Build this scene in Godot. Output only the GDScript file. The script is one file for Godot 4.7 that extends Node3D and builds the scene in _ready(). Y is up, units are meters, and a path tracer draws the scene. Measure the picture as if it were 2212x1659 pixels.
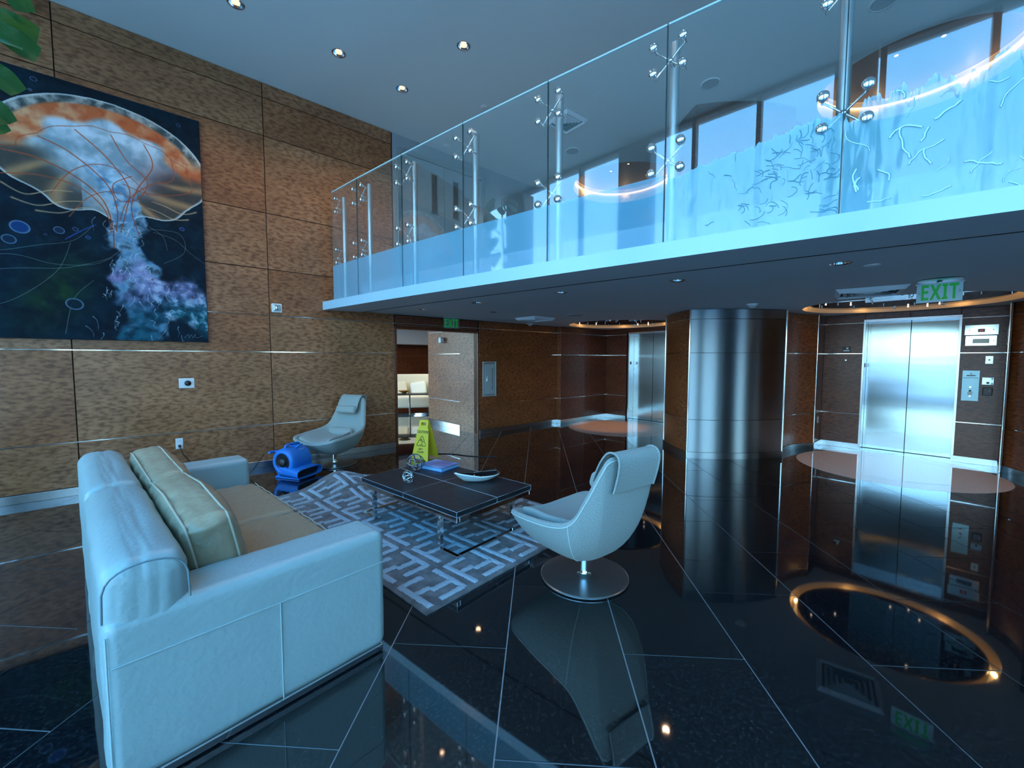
extends Node3D

# ---------- measured layout (metres; wall_left runs along z at x = WX) ----------
const WX := -6.66
const CEIL := 5.31
const SOFFIT := 2.30
const LOBBY_R := Vector2(-0.76, -7.85)
const LOBBY_L := Vector2(-5.30, -7.85)
const EZ := -9.05
const DZ := -9.27

var M := {}
var used := {}
var rng := RandomNumberGenerator.new()


class Geo:
	var P := PackedVector3Array()
	var N := PackedVector3Array()
	var U := PackedVector2Array()
	var C := PackedColorArray()
	var I := PackedInt32Array()
	var T := Transform3D()

	func v(p: Vector3, n: Vector3, uv := Vector2.ZERO) -> int:
		P.append(T * p)
		N.append((T.basis * n).normalized())
		U.append(uv)
		return P.size() - 1

	func tri(a: int, b: int, c: int) -> void:
		var g := (P[b] - P[a]).cross(P[c] - P[a])
		if g.dot(N[a] + N[b] + N[c]) > 0.0:
			I.append_array(PackedInt32Array([a, c, b]))
		else:
			I.append_array(PackedInt32Array([a, b, c]))

	func face(pts: Array, n: Vector3, uvs := []) -> void:
		var k := []
		for i in pts.size():
			k.append(v(pts[i], n, uvs[i] if uvs.size() else Vector2.ZERO))
		for i in range(1, pts.size() - 1):
			tri(k[0], k[i], k[i + 1])

	func poly(pts: Array, out: Vector3) -> void:
		var n: Vector3 = (pts[1] - pts[0]).cross(pts[2] - pts[0]).normalized()
		if n.dot(out) < 0.0:
			n = -n
		face(pts, n)

	# box with chamfered edges
	func box(c: Vector3, s: Vector3, bev := 0.0, b := Basis()) -> Geo:
		var h := s * 0.5
		bev = minf(bev, minf(h.x, minf(h.y, h.z)) * 0.9)
		var i := h - Vector3.ONE * bev
		for ax in 3:
			for sg in [-1.0, 1.0]:
				var n := Vector3.ZERO
				n[ax] = sg
				var a1 := (ax + 1) % 3
				var a2 := (ax + 2) % 3
				var q := []
				var uv := []
				for e in [[-1, -1], [1, -1], [1, 1], [-1, 1]]:
					var p := Vector3.ZERO
					p[ax] = sg * h[ax]
					p[a1] = e[0] * i[a1]
					p[a2] = e[1] * i[a2]
					q.append(c + b * p)
					uv.append(Vector2(e[0] * 0.5 + 0.5, e[1] * 0.5 + 0.5))
				face(q, b * n, uv)
		if bev > 0.0:
			for ax in 3:
				var a1 := (ax + 1) % 3
				var a2 := (ax + 2) % 3
				for s1 in [-1.0, 1.0]:
					for s2 in [-1.0, 1.0]:
						var n := Vector3.ZERO
						n[a1] = s1
						n[a2] = s2
						var q := []
						for e in [[-1, 0], [1, 0], [1, 1], [-1, 1]]:
							var p := Vector3.ZERO
							p[ax] = e[0] * i[ax]
							p[a1] = s1 * (h[a1] if e[1] == 0 else i[a1])
							p[a2] = s2 * (i[a2] if e[1] == 0 else h[a2])
							q.append(c + b * p)
						face(q, b * n.normalized())
			for sx in [-1.0, 1.0]:
				for sy in [-1.0, 1.0]:
					for sz in [-1.0, 1.0]:
						var d := Vector3(sx, sy, sz)
						face([c + b * (d * Vector3(h.x, i.y, i.z)), c + b * (d * Vector3(i.x, h.y, i.z)), c + b * (d * Vector3(i.x, i.y, h.z))], b * d.normalized())
		return self

	# rows of points -> smooth surface
	func grid(rows: Array, wrap_u := false, wrap_v := false) -> Geo:
		var nr := rows.size()
		var nc: int = rows[0].size()
		var acc := []
		acc.resize(nr * nc)
		acc.fill(Vector3.ZERO)
		var quads := []
		for r in (nr if wrap_v else nr - 1):
			for k in (nc if wrap_u else nc - 1):
				var r2 := (r + 1) % nr
				var k2 := (k + 1) % nc
				var a: Vector3 = rows[r][k]
				var b: Vector3 = rows[r][k2]
				var c: Vector3 = rows[r2][k2]
				var d: Vector3 = rows[r2][k]
				var n := (c - a).cross(d - b)
				for id in [r * nc + k, r * nc + k2, r2 * nc + k2, r2 * nc + k]:
					acc[id] += n
				quads.append([r * nc + k, r * nc + k2, r2 * nc + k2, r2 * nc + k])
		# weld coincident points (poles, seams)
		var sums := {}
		for r in nr:
			for k in nc:
				var key: Vector3 = (rows[r][k] as Vector3).snapped(Vector3.ONE * 0.0002)
				sums[key] = sums.get(key, Vector3.ZERO) + acc[r * nc + k]
		var base := P.size()
		for r in nr:
			for k in nc:
				var key: Vector3 = (rows[r][k] as Vector3).snapped(Vector3.ONE * 0.0002)
				var n: Vector3 = sums[key]
				v(rows[r][k], n if n.length() > 1e-12 else Vector3.UP, Vector2(float(k) / maxf(1.0, nc - 1), float(r) / maxf(1.0, nr - 1)))
		for q in quads:
			tri(base + q[0], base + q[1], base + q[2])
			tri(base + q[0], base + q[2], base + q[3])
		return self

	func tube(path: Array, r: float, sides := 8, closed := false, caps := true, r_end := -1.0) -> Geo:
		var n := path.size()
		var rows := []
		var up := Vector3.UP
		var t0: Vector3 = (path[1] - path[0]).normalized()
		if absf(t0.dot(up)) > 0.9:
			up = Vector3.RIGHT
		var side := t0.cross(up).normalized()
		for i in n:
			var t: Vector3
			if closed:
				t = (path[(i + 1) % n] - path[(i + n - 1) % n]).normalized()
			else:
				t = (path[mini(i + 1, n - 1)] - path[maxi(i - 1, 0)]).normalized()
			side = (side - t * side.dot(t)).normalized()
			var w := t.cross(side).normalized()
			var rr := r if r_end < 0.0 else lerpf(r, r_end, float(i) / (n - 1))
			var row := PackedVector3Array()
			for k in sides:
				var a := TAU * k / sides
				row.append(path[i] + (side * cos(a) + w * sin(a)) * rr)
			rows.append(row)
		grid(rows, true, closed)
		if caps and not closed:
			var ta: Vector3 = (path[0] - path[1]).normalized()
			var tb: Vector3 = (path[n - 1] - path[n - 2]).normalized()
			face(Array(rows[0]), ta)
			face(Array(rows[n - 1]), tb)
		return self

	# profile of (radius, y); flat = true breaks normals at each profile point
	func lathe(prof: Array, segs := 24, at := Vector3.ZERO, b := Basis(), flat := false) -> Geo:
		if flat:
			for i in prof.size() - 1:
				_lathe_rows([prof[i], prof[i + 1]], segs, at, b)
		else:
			_lathe_rows(prof, segs, at, b)
		return self

	func _lathe_rows(prof: Array, segs: int, at: Vector3, b: Basis) -> void:
		var rows := []
		for p in prof:
			var row := PackedVector3Array()
			for k in segs:
				var a := TAU * k / segs
				row.append(at + b * Vector3(p.x * cos(a), p.y, p.x * sin(a)))
			rows.append(row)
		grid(rows, true)

	func cyl(c: Vector3, r: float, h: float, segs := 20, b := Basis(), bev := 0.0) -> Geo:
		var y := h * 0.5
		if bev > 0.0:
			return lathe([Vector2(0, -y), Vector2(r - bev, -y), Vector2(r, -y + bev), Vector2(r, y - bev), Vector2(r - bev, y), Vector2(0, y)], segs, c, b, true)
		return lathe([Vector2(0, -y), Vector2(r, -y), Vector2(r, y), Vector2(0, y)], segs, c, b, true)

	# flat polygon (x, y) extruded along z
	func prism(poly2: PackedVector2Array, z0: float, z1: float, b := Basis(), at := Vector3.ZERO) -> Geo:
		var idx := Geometry2D.triangulate_polygon(poly2)
		for zz in [z0, z1]:
			var n := b * Vector3(0, 0, signf(zz - (z0 + z1) * 0.5))
			var k := []
			for p in poly2:
				k.append(v(at + b * Vector3(p.x, p.y, zz), n, p))
			for i in range(0, idx.size(), 3):
				tri(k[idx[i]], k[idx[i + 1]], k[idx[i + 2]])
		var area := 0.0
		var m := poly2.size()
		for i in m:
			area += poly2[i].cross(poly2[(i + 1) % m])
		for i in m:
			var a := poly2[i]
			var c := poly2[(i + 1) % m]
			var e := (c - a).normalized()
			var nn := Vector2(e.y, -e.x) * signf(area)
			face([at + b * Vector3(a.x, a.y, z0), at + b * Vector3(c.x, c.y, z0), at + b * Vector3(c.x, c.y, z1), at + b * Vector3(a.x, a.y, z1)], b * Vector3(nn.x, nn.y, 0))
		return self

	# rounded block, subdivided, displaced by disp(point, normal) -> Vector3
	func soft(c: Vector3, s: Vector3, r: float, n: int, disp = null, b := Basis()) -> Geo:
		var h := s * 0.5
		var acc := {}
		var faces := []
		for ax in 3:
			for sg in [-1.0, 1.0]:
				var a1 := (ax + 1) % 3
				var a2 := (ax + 2) % 3
				var g := []
				for i in n + 1:
					var row := []
					for j in n + 1:
						var q := Vector3.ZERO
						q[ax] = sg * h[ax]
						q[a1] = _spread(float(i) / n, h[a1], r)
						q[a2] = _spread(float(j) / n, h[a2], r)
						var inner := Vector3(clampf(q.x, -h.x + r, h.x - r), clampf(q.y, -h.y + r, h.y - r), clampf(q.z, -h.z + r, h.z - r))
						var d := (q - inner)
						d = d.normalized() if d.length() > 1e-9 else Vector3.UP
						var p := inner + d * r
						if disp != null:
							p += disp.call(p, d)
						row.append(p)
					g.append(row)
				faces.append(g)
				for i in n:
					for j in n:
						var nn: Vector3 = (g[i + 1][j + 1] - g[i][j]).cross(g[i][j + 1] - g[i + 1][j])
						if nn[ax] * sg < 0.0:
							nn = -nn
						for e in [g[i][j], g[i + 1][j], g[i + 1][j + 1], g[i][j + 1]]:
							var key: Vector3 = e.snapped(Vector3.ONE * 0.0005)
							acc[key] = acc.get(key, Vector3.ZERO) + nn
		for g in faces:
			var base := P.size()
			for i in n + 1:
				for j in n + 1:
					var p: Vector3 = g[i][j]
					v(c + b * p, b * acc[p.snapped(Vector3.ONE * 0.0005)], Vector2(i, j) / n)
			for i in n:
				for j in n:
					var a := base + i * (n + 1) + j
					tri(a, a + 1, a + n + 2)
					tri(a, a + n + 2, a + n + 1)
		return self

	static func _spread(t: float, h: float, r: float) -> float:
		# a third of the points lie on each rounded rim
		if t < 0.2:
			return lerpf(-h, -h + r, t / 0.2)
		if t > 0.8:
			return lerpf(h - r, h, (t - 0.8) / 0.2)
		return lerpf(-h + r, h - r, (t - 0.2) / 0.6)

	func mesh() -> ArrayMesh:
		var a := []
		a.resize(Mesh.ARRAY_MAX)
		a[Mesh.ARRAY_VERTEX] = P
		a[Mesh.ARRAY_NORMAL] = N
		a[Mesh.ARRAY_TEX_UV] = U
		if C.size() == P.size() and C.size() > 0:
			a[Mesh.ARRAY_COLOR] = C
		a[Mesh.ARRAY_INDEX] = I
		var m := ArrayMesh.new()
		m.add_surface_from_arrays(Mesh.PRIMITIVE_TRIANGLES, a)
		return m


# ---------- naming helpers ----------
func uniq(called: String) -> String:
	if not used.has(called):
		used[called] = 0
		return called
	used[called] += 1
	return "%s_%03d" % [called, used[called]]


func tag(o: Node, label: String, category: String, group := "") -> void:
	o.set_meta("label", label)
	o.set_meta("category", category)
	if group != "":
		o.set_meta("group", group)


func thing(called: String, label: String, category: String, at := Vector3.ZERO, turn := 0.0, group := "") -> Node3D:
	var o := Node3D.new()
	o.name = uniq(called)
	add_child(o)
	o.position = at
	o.rotation.y = turn
	tag(o, label, category, group)
	return o


func structure(called: String) -> Node3D:
	var o := Node3D.new()
	o.name = uniq(called)
	add_child(o)
	o.set_meta("kind", "structure")
	return o


func part(parent: Node, called: String, g, m: Material, label := "") -> MeshInstance3D:
	var o := MeshInstance3D.new()
	o.name = called
	o.mesh = g.mesh() if g is Geo else g
	o.material_override = m
	o.cast_shadow = GeometryInstance3D.SHADOW_CASTING_SETTING_ON
	parent.add_child(o, true)
	if label != "":
		o.set_meta("label", label)
	return o


func copy(o: Node3D, label: String, at: Vector3, turn: float) -> Node3D:
	var c: Node3D = o.duplicate()
	c.name = uniq(String(o.name).rstrip("0123456789").rstrip("_"))
	add_child(c)
	c.position = at
	c.rotation.y = turn
	c.set_meta("label", label)
	return c


# ---------- materials ----------
func lin(r: float, g: float, b: float) -> Color:
	return Color(r, g, b).linear_to_srgb()


func mat(called: String, c: Color, rough := 0.6, metal := 0.0, spec := 0.5) -> StandardMaterial3D:
	var m := StandardMaterial3D.new()
	m.resource_name = called
	m.albedo_color = c
	m.roughness = rough
	m.metallic = metal
	m.metallic_specular = spec
	M[called] = m
	return m


func noise(freq: float, oct := 4, kind := FastNoiseLite.TYPE_SIMPLEX_SMOOTH, sd := 1, warp := 0.0) -> FastNoiseLite:
	var n := FastNoiseLite.new()
	n.seed = sd
	n.noise_type = kind
	n.frequency = freq
	n.fractal_octaves = oct
	if oct == 1:
		n.fractal_type = FastNoiseLite.FRACTAL_NONE
	if warp > 0.0:
		n.domain_warp_enabled = true
		n.domain_warp_amplitude = warp
		n.domain_warp_frequency = freq * 0.6
	return n


func ntex(n: FastNoiseLite, stops: Array, size := 512, normal := false, bump := 4.0) -> NoiseTexture2D:
	var t := NoiseTexture2D.new()
	t.width = size
	t.height = size
	t.seamless = true
	t.seamless_blend_skirt = 0.15
	t.noise = n
	t.normalize = true
	if normal:
		t.as_normal_map = true
		t.bump_strength = bump
	elif stops.size():
		var g := Gradient.new()
		var off := PackedFloat32Array()
		var col := PackedColorArray()
		for s in stops:
			off.append(s[0])
			col.append(s[1])
		g.offsets = off
		g.colors = col
		t.color_ramp = g
	return t


func triplanar(m: StandardMaterial3D, s: Vector3, world := true) -> void:
	m.uv1_triplanar = true
	m.uv1_world_triplanar = world
	m.uv1_triplanar_sharpness = 8.0
	m.uv1_scale = s


func relief(m: StandardMaterial3D, t: Texture2D, strength: float) -> void:
	m.normal_enabled = true
	m.normal_texture = t
	m.normal_scale = strength


func glow(called: String, c: Color, energy: float) -> StandardMaterial3D:
	var m := mat(called, c, 0.5)
	m.emission_enabled = true
	m.emission = c
	m.emission_energy_multiplier = energy
	return m


# front edge of the mezzanine in plan
func zb(x: float) -> float:
	return -3.2537 - 0.24053 * x - 0.008219 * x * x


# window facade in plan
func zf(x: float) -> float:
	return 0.48 - 0.36 * x


func make_materials() -> void:
	# figured wood veneer, one texture set, three tones
	var wood_n := noise(0.022, 5, FastNoiseLite.TYPE_SIMPLEX_SMOOTH, 11, 30.0)
	wood_n.fractal_gain = 0.5
	var wood_t := ntex(wood_n, [[0.0, lin(0.13, 0.050, 0.020)], [0.30, lin(0.26, 0.112, 0.047)], [0.5, lin(0.37, 0.170, 0.076)], [0.7, lin(0.43, 0.205, 0.095)], [1.0, lin(0.52, 0.26, 0.125)]], 1024)
	var wood_f := ntex(noise(0.004, 2, FastNoiseLite.TYPE_SIMPLEX, 5), [[0.0, Color(0.86, 0.84, 0.82)], [1.0, Color(1, 1, 1)]], 512)
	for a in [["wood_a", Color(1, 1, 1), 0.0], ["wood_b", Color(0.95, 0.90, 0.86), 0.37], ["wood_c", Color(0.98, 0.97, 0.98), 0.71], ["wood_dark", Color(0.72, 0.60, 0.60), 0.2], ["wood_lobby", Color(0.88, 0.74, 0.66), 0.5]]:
		var m := mat(a[0], a[1], 0.3, 0.0, 0.5)
		m.albedo_texture = wood_t
		triplanar(m, Vector3(0.42, 1.05, 0.42))
		m.uv1_offset = Vector3(a[2], a[2] * 1.7, a[2] * 0.6)
		m.detail_enabled = true
		m.detail_blend_mode = BaseMaterial3D.BLEND_MODE_MUL
		m.detail_albedo = wood_f
		m.detail_uv_layer = BaseMaterial3D.DETAIL_UV_1
	mat("reveal", lin(0.025, 0.016, 0.013), 0.7)
	# black granite
	var gr := ntex(noise(0.035, 5, FastNoiseLite.TYPE_SIMPLEX, 3, 12.0), [[0.0, lin(0.004, 0.005, 0.006)], [0.60, lin(0.008, 0.010, 0.012)], [0.78, lin(0.018, 0.021, 0.024)], [0.9, lin(0.040, 0.045, 0.048)], [1.0, lin(0.075, 0.075, 0.072)]], 1024)
	for k in 3:
		var m := mat("granite_%d" % k, [Color(1, 1, 1), Color(0.86, 0.88, 0.92), Color(1, 0.95, 0.92)][k], 0.035, 0.0, 0.62)
		m.albedo_texture = gr
		triplanar(m, Vector3(0.95, 0.95, 0.95))
		m.uv1_offset = Vector3(0.31 * k, 0, 0.53 * k)
		m.clearcoat_enabled = true
		m.clearcoat = 0.8
		m.clearcoat_roughness = 0.03
	mat("grout", lin(0.34, 0.36, 0.37), 0.55)
	var pink := mat("pink_stone", Color(1, 1, 1), 0.05, 0.0, 0.55)
	pink.albedo_texture = ntex(noise(0.06, 4, FastNoiseLite.TYPE_SIMPLEX, 8), [[0.0, lin(0.62, 0.47, 0.42)], [1.0, lin(0.76, 0.62, 0.56)]], 512)
	triplanar(pink, Vector3(1.5, 1.5, 1.5))
	# paint
	mat("ceiling_paint", lin(0.60, 0.70, 0.70), 0.75)
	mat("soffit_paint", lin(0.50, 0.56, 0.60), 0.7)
	mat("white_paint", lin(0.70, 0.76, 0.78), 0.55)
	mat("fascia_paint", lin(0.36, 0.62, 0.76), 0.28, 0.0, 0.6)
	mat("grey_paint", lin(0.30, 0.34, 0.36), 0.6)
	mat("trim_white", lin(0.72, 0.78, 0.80), 0.4)
	# metals
	var br := ntex(noise(0.012, 3, FastNoiseLite.TYPE_SIMPLEX_SMOOTH, 21), [], 256, true, 2.0)
	var st := mat("steel_door", lin(0.46, 0.56, 0.60), 0.15, 1.0)
	relief(st, br, 0.04)
	triplanar(st, Vector3(0.10, 0.7, 0.10))
	st.anisotropy_enabled = true
	st.anisotropy = 0.8
	var sc := mat("steel_column", lin(0.27, 0.32, 0.35), 0.28, 1.0)
	sc.anisotropy_enabled = true
	sc.anisotropy = -0.92
	mat("steel", lin(0.62, 0.66, 0.68), 0.22, 1.0)
	mat("steel_bright", lin(0.80, 0.82, 0.82), 0.12, 1.0)
	mat("steel_base", lin(0.55, 0.62, 0.66), 0.26, 1.0)
	mat("chrome", lin(0.82, 0.84, 0.84), 0.05, 1.0)
	mat("steel_satin", lin(0.55, 0.62, 0.64), 0.34, 1.0)
	mat("steel_disc", lin(0.50, 0.52, 0.53), 0.3, 1.0)
	mat("black_metal", lin(0.02, 0.022, 0.025), 0.4)
	# glass
	var gl := mat("rail_glass", Color(0.50, 0.80, 0.84, 0.012), 0.0, 0.0, 0.62)
	gl.transparency = BaseMaterial3D.TRANSPARENCY_ALPHA
	var wg := mat("window_glass", Color(0.55, 0.78, 0.86, 0.02), 0.0)
	wg.transparency = BaseMaterial3D.TRANSPARENCY_ALPHA
	mat("glass_edge", lin(0.40, 0.66, 0.72), 0.2)
	mat("glass_edge_dark", lin(0.02, 0.05, 0.06), 0.25)
	var film := mat("film", Color(lin(0.16, 0.50, 0.72), 0.55), 0.06, 0.0, 0.6)
	film.transparency = BaseMaterial3D.TRANSPARENCY_ALPHA
	var film2 := mat("film_old", Color(lin(0.20, 0.56, 0.70), 0.6), 0.1, 0.0, 0.6)
	film2.transparency = BaseMaterial3D.TRANSPARENCY_ALPHA
	mat("film_fold", lin(0.55, 0.86, 0.92), 0.18)
	mat("film_crack", lin(0.05, 0.30, 0.42), 0.3)
	# plastics and small things
	mat("black_plastic", lin(0.012, 0.013, 0.015), 0.35)
	mat("white_plastic", lin(0.72, 0.78, 0.80), 0.35)
	mat("mullion", lin(0.10, 0.11, 0.12), 0.5)
	mat("mirror_black", lin(0.006, 0.006, 0.007), 0.03, 0.0, 0.6)
	mat("brown_recess", lin(0.16, 0.11, 0.075), 0.5)
	mat("cove_paint", lin(0.74, 0.62, 0.42), 0.6)
	glow("cove_light_lower", lin(1.0, 0.60, 0.22), 1.8)
	glow("cove_light_upper", lin(1.0, 0.66, 0.32), 3.5)
	glow("lamp_warm", lin(1.0, 0.62, 0.40), 2.0)
	glow("lamp_small", lin(1.0, 0.80, 0.62), 3.0)
	var eg := glow("exit_green", lin(0.0, 0.24, 0.02), 0.5)
	eg.roughness = 0.4
	mat("exit_plate", lin(0.42, 0.62, 0.68), 0.3)


func set_camera_and_light() -> void:
	var cam := Camera3D.new()
	cam.name = "camera"
	cam.position = Vector3(0, 1.54, 0)
	cam.rotation_degrees = Vector3(-3.51184, 48.64752, 0.0564)
	cam.fov = 86.071
	cam.near = 0.05
	cam.far = 2000.0
	add_child(cam)
	cam.current = true
	var env := Environment.new()
	env.background_mode = Environment.BG_SKY
	var sm := ProceduralSkyMaterial.new()
	sm.sky_top_color = lin(0.10, 0.44, 0.92)
	sm.sky_horizon_color = lin(0.66, 0.97, 0.98)
	sm.sky_curve = 0.16
	sm.sky_energy_multiplier = 2.6
	sm.ground_bottom_color = lin(0.30, 0.36, 0.38)
	sm.ground_horizon_color = lin(0.34, 0.52, 0.60)
	sm.ground_energy_multiplier = 1.8
	sm.sun_angle_max = 1.0
	var sky := Sky.new()
	sky.sky_material = sm
	env.sky = sky
	env.tonemap_mode = Environment.TONE_MAPPER_LINEAR
	env.tonemap_exposure = 0.86
	env.sdfgi_enabled = true
	env.ssao_enabled = true
	env.ssil_enabled = true
	# the sun stands behind the building: it lights the ground outside the windows, not the hall
	var sun := DirectionalLight3D.new()
	sun.name = "sun"
	add_child(sun)
	sun.look_at_from_position(Vector3(1.5, 6.0, -5.0), Vector3.ZERO)
	sun.light_color = lin(1.0, 0.93, 0.82)
	sun.light_energy = 4.0
	sun.light_angular_distance = 0.6
	sun.shadow_enabled = true
	var we := WorldEnvironment.new()
	we.name = "surroundings"
	we.environment = env
	add_child(we)


func lamp_spot(at: Vector3, towards: Vector3, c: Color, energy: float, angle: float, size := 0.05) -> void:
	var l := SpotLight3D.new()
	l.name = "lamp_beam"
	add_child(l, true)
	l.position = at
	l.look_at_from_position(at, at + towards, Vector3.RIGHT if absf(towards.normalized().y) > 0.9 else Vector3.UP)
	l.light_color = c
	l.light_energy = energy
	l.spot_angle = angle
	l.spot_angle_attenuation = 0.6
	l.spot_attenuation = 2.0
	l.spot_range = 30.0
	l.light_size = size
	l.shadow_enabled = true


func lamp_omni(at: Vector3, c: Color, energy: float, size := 0.05) -> void:
	var l := OmniLight3D.new()
	l.name = "lamp_glow"
	add_child(l, true)
	l.position = at
	l.light_color = c
	l.light_energy = energy
	l.omni_range = 30.0
	l.omni_attenuation = 2.0
	l.light_size = size
	l.shadow_enabled = true


func build_floor() -> void:
	var f := structure("floor")
	var g := Geo.new()
	g.box(Vector3(-3.0, -0.0785, -3.2), Vector3(24.0, 0.15, 15.0))
	part(f, "grout_bed", g, M.grout)
	# 1.22 x 0.61 m slabs laid at 45 degrees in running bond; joints measured from the photograph
	var ua := Vector2(-1, -1).normalized()
	var ub := Vector2(1, -1).normalized()
	var pitch := 0.6145
	var len := 1.22
	var room := PackedVector2Array([Vector2(-14.4, 5.6), Vector2(8.6, -2.6), Vector2(8.6, -9.35), Vector2(-14.4, -9.35)])
	var discs := [LOBBY_R, LOBBY_L]
	for k in range(-26, 26):
		var b0 := -0.777 + k * pitch
		var off: float = 2.095 if k % 2 == 0 else 2.705
		for j in range(-12, 16):
			var a0 := off + j * len
			var gap := 0.0032
			var poly := PackedVector2Array()
			for e in [[a0 + gap, b0 + gap], [a0 + len - gap, b0 + gap], [a0 + len - gap, b0 + pitch - gap], [a0 + gap, b0 + pitch - gap]]:
				poly.append(ua * e[0] + ub * e[1])
			var mid := ua * (a0 + len / 2) + ub * (b0 + pitch / 2)
			# keep the stones of this hall and the strip seen through the doorway
			if mid.x < WX - 0.6 and (mid.y > -2.0 or mid.y < -8.4):
				continue
			if mid.x > 4.2 or mid.x < -13.5:
				continue
			for cut in Geometry2D.intersect_polygons(poly, room):
				var pieces: Array = [cut]
				for d in discs:
					var ring := PackedVector2Array()
					for q in 48:
						ring.append(d + Vector2.from_angle(TAU * q / 48) * 1.115)
					var next := []
					for pc in pieces:
						next.append_array(Geometry2D.clip_polygons(pc, ring))
					pieces = next
				for pc in pieces:
					if pc.size() < 3 or Geometry2D.is_polygon_clockwise(pc) and pieces.size() > 1 and false:
						continue
					var t := Geo.new()
					t.prism(pc, 0.0, 0.012, Basis(Vector3(1, 0, 0), Vector3(0, 0, 1), Vector3(0, 1, 0)), Vector3(0, -0.012, 0))
					part(f, "floor_tile", t, M["granite_%d" % (absi(k * 7 + j * 5) % 3)])
	for d in discs:
		var t := Geo.new()
		t.cyl(Vector3(d.x, -0.006, d.y), 1.11, 0.012, 64)
		part(f, "stone_disc", t, M.pink_stone, "round inlay of pale pink polished stone")
		var r := Geo.new()
		r.lathe([Vector2(0.80, 0.0003), Vector2(0.806, 0.0003)], 64, Vector3(d.x, 0, d.y))
		part(f, "inlay_joint", r, M.grout)


# one veneer panel on a wall that faces `n`; a and b run along the wall
func veneer(parent: Node, a: Vector3, b: Vector3, y0: float, y1: float, n: Vector3, m: Material, gap := 0.004) -> void:
	var along := (b - a)
	var l := along.length()
	along = along.normalized()
	var g := Geo.new()
	var mid := (a + b) * 0.5 + Vector3(0, (y0 + y1) * 0.5, 0) - n * 0.01
	g.box(mid, Vector3(l - gap * 2, y1 - y0 - gap * 2, 0.02), 0.0015, Basis(along, Vector3.UP, along.cross(Vector3.UP)))
	part(parent, "panel", g, m)


func strip(parent: Node, a: Vector3, b: Vector3, y: float, n: Vector3, h := 0.011, m: Material = null, called := "metal_strip", out := 0.0) -> void:
	var along := (b - a)
	var l := along.length()
	along = along.normalized()
	var g := Geo.new()
	g.box((a + b) * 0.5 + Vector3(0, y, 0) + n * (out - 0.005), Vector3(l, h, 0.012), 0.001, Basis(along, Vector3.UP, along.cross(Vector3.UP)))
	part(parent, called, g, m if m else M.steel_bright)


func solid(parent: Node, called: String, lo: Vector3, hi: Vector3, m: Material, bev := 0.0) -> MeshInstance3D:
	var g := Geo.new()
	g.box((lo + hi) * 0.5, hi - lo, bev)
	return part(parent, called, g, m)


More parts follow.
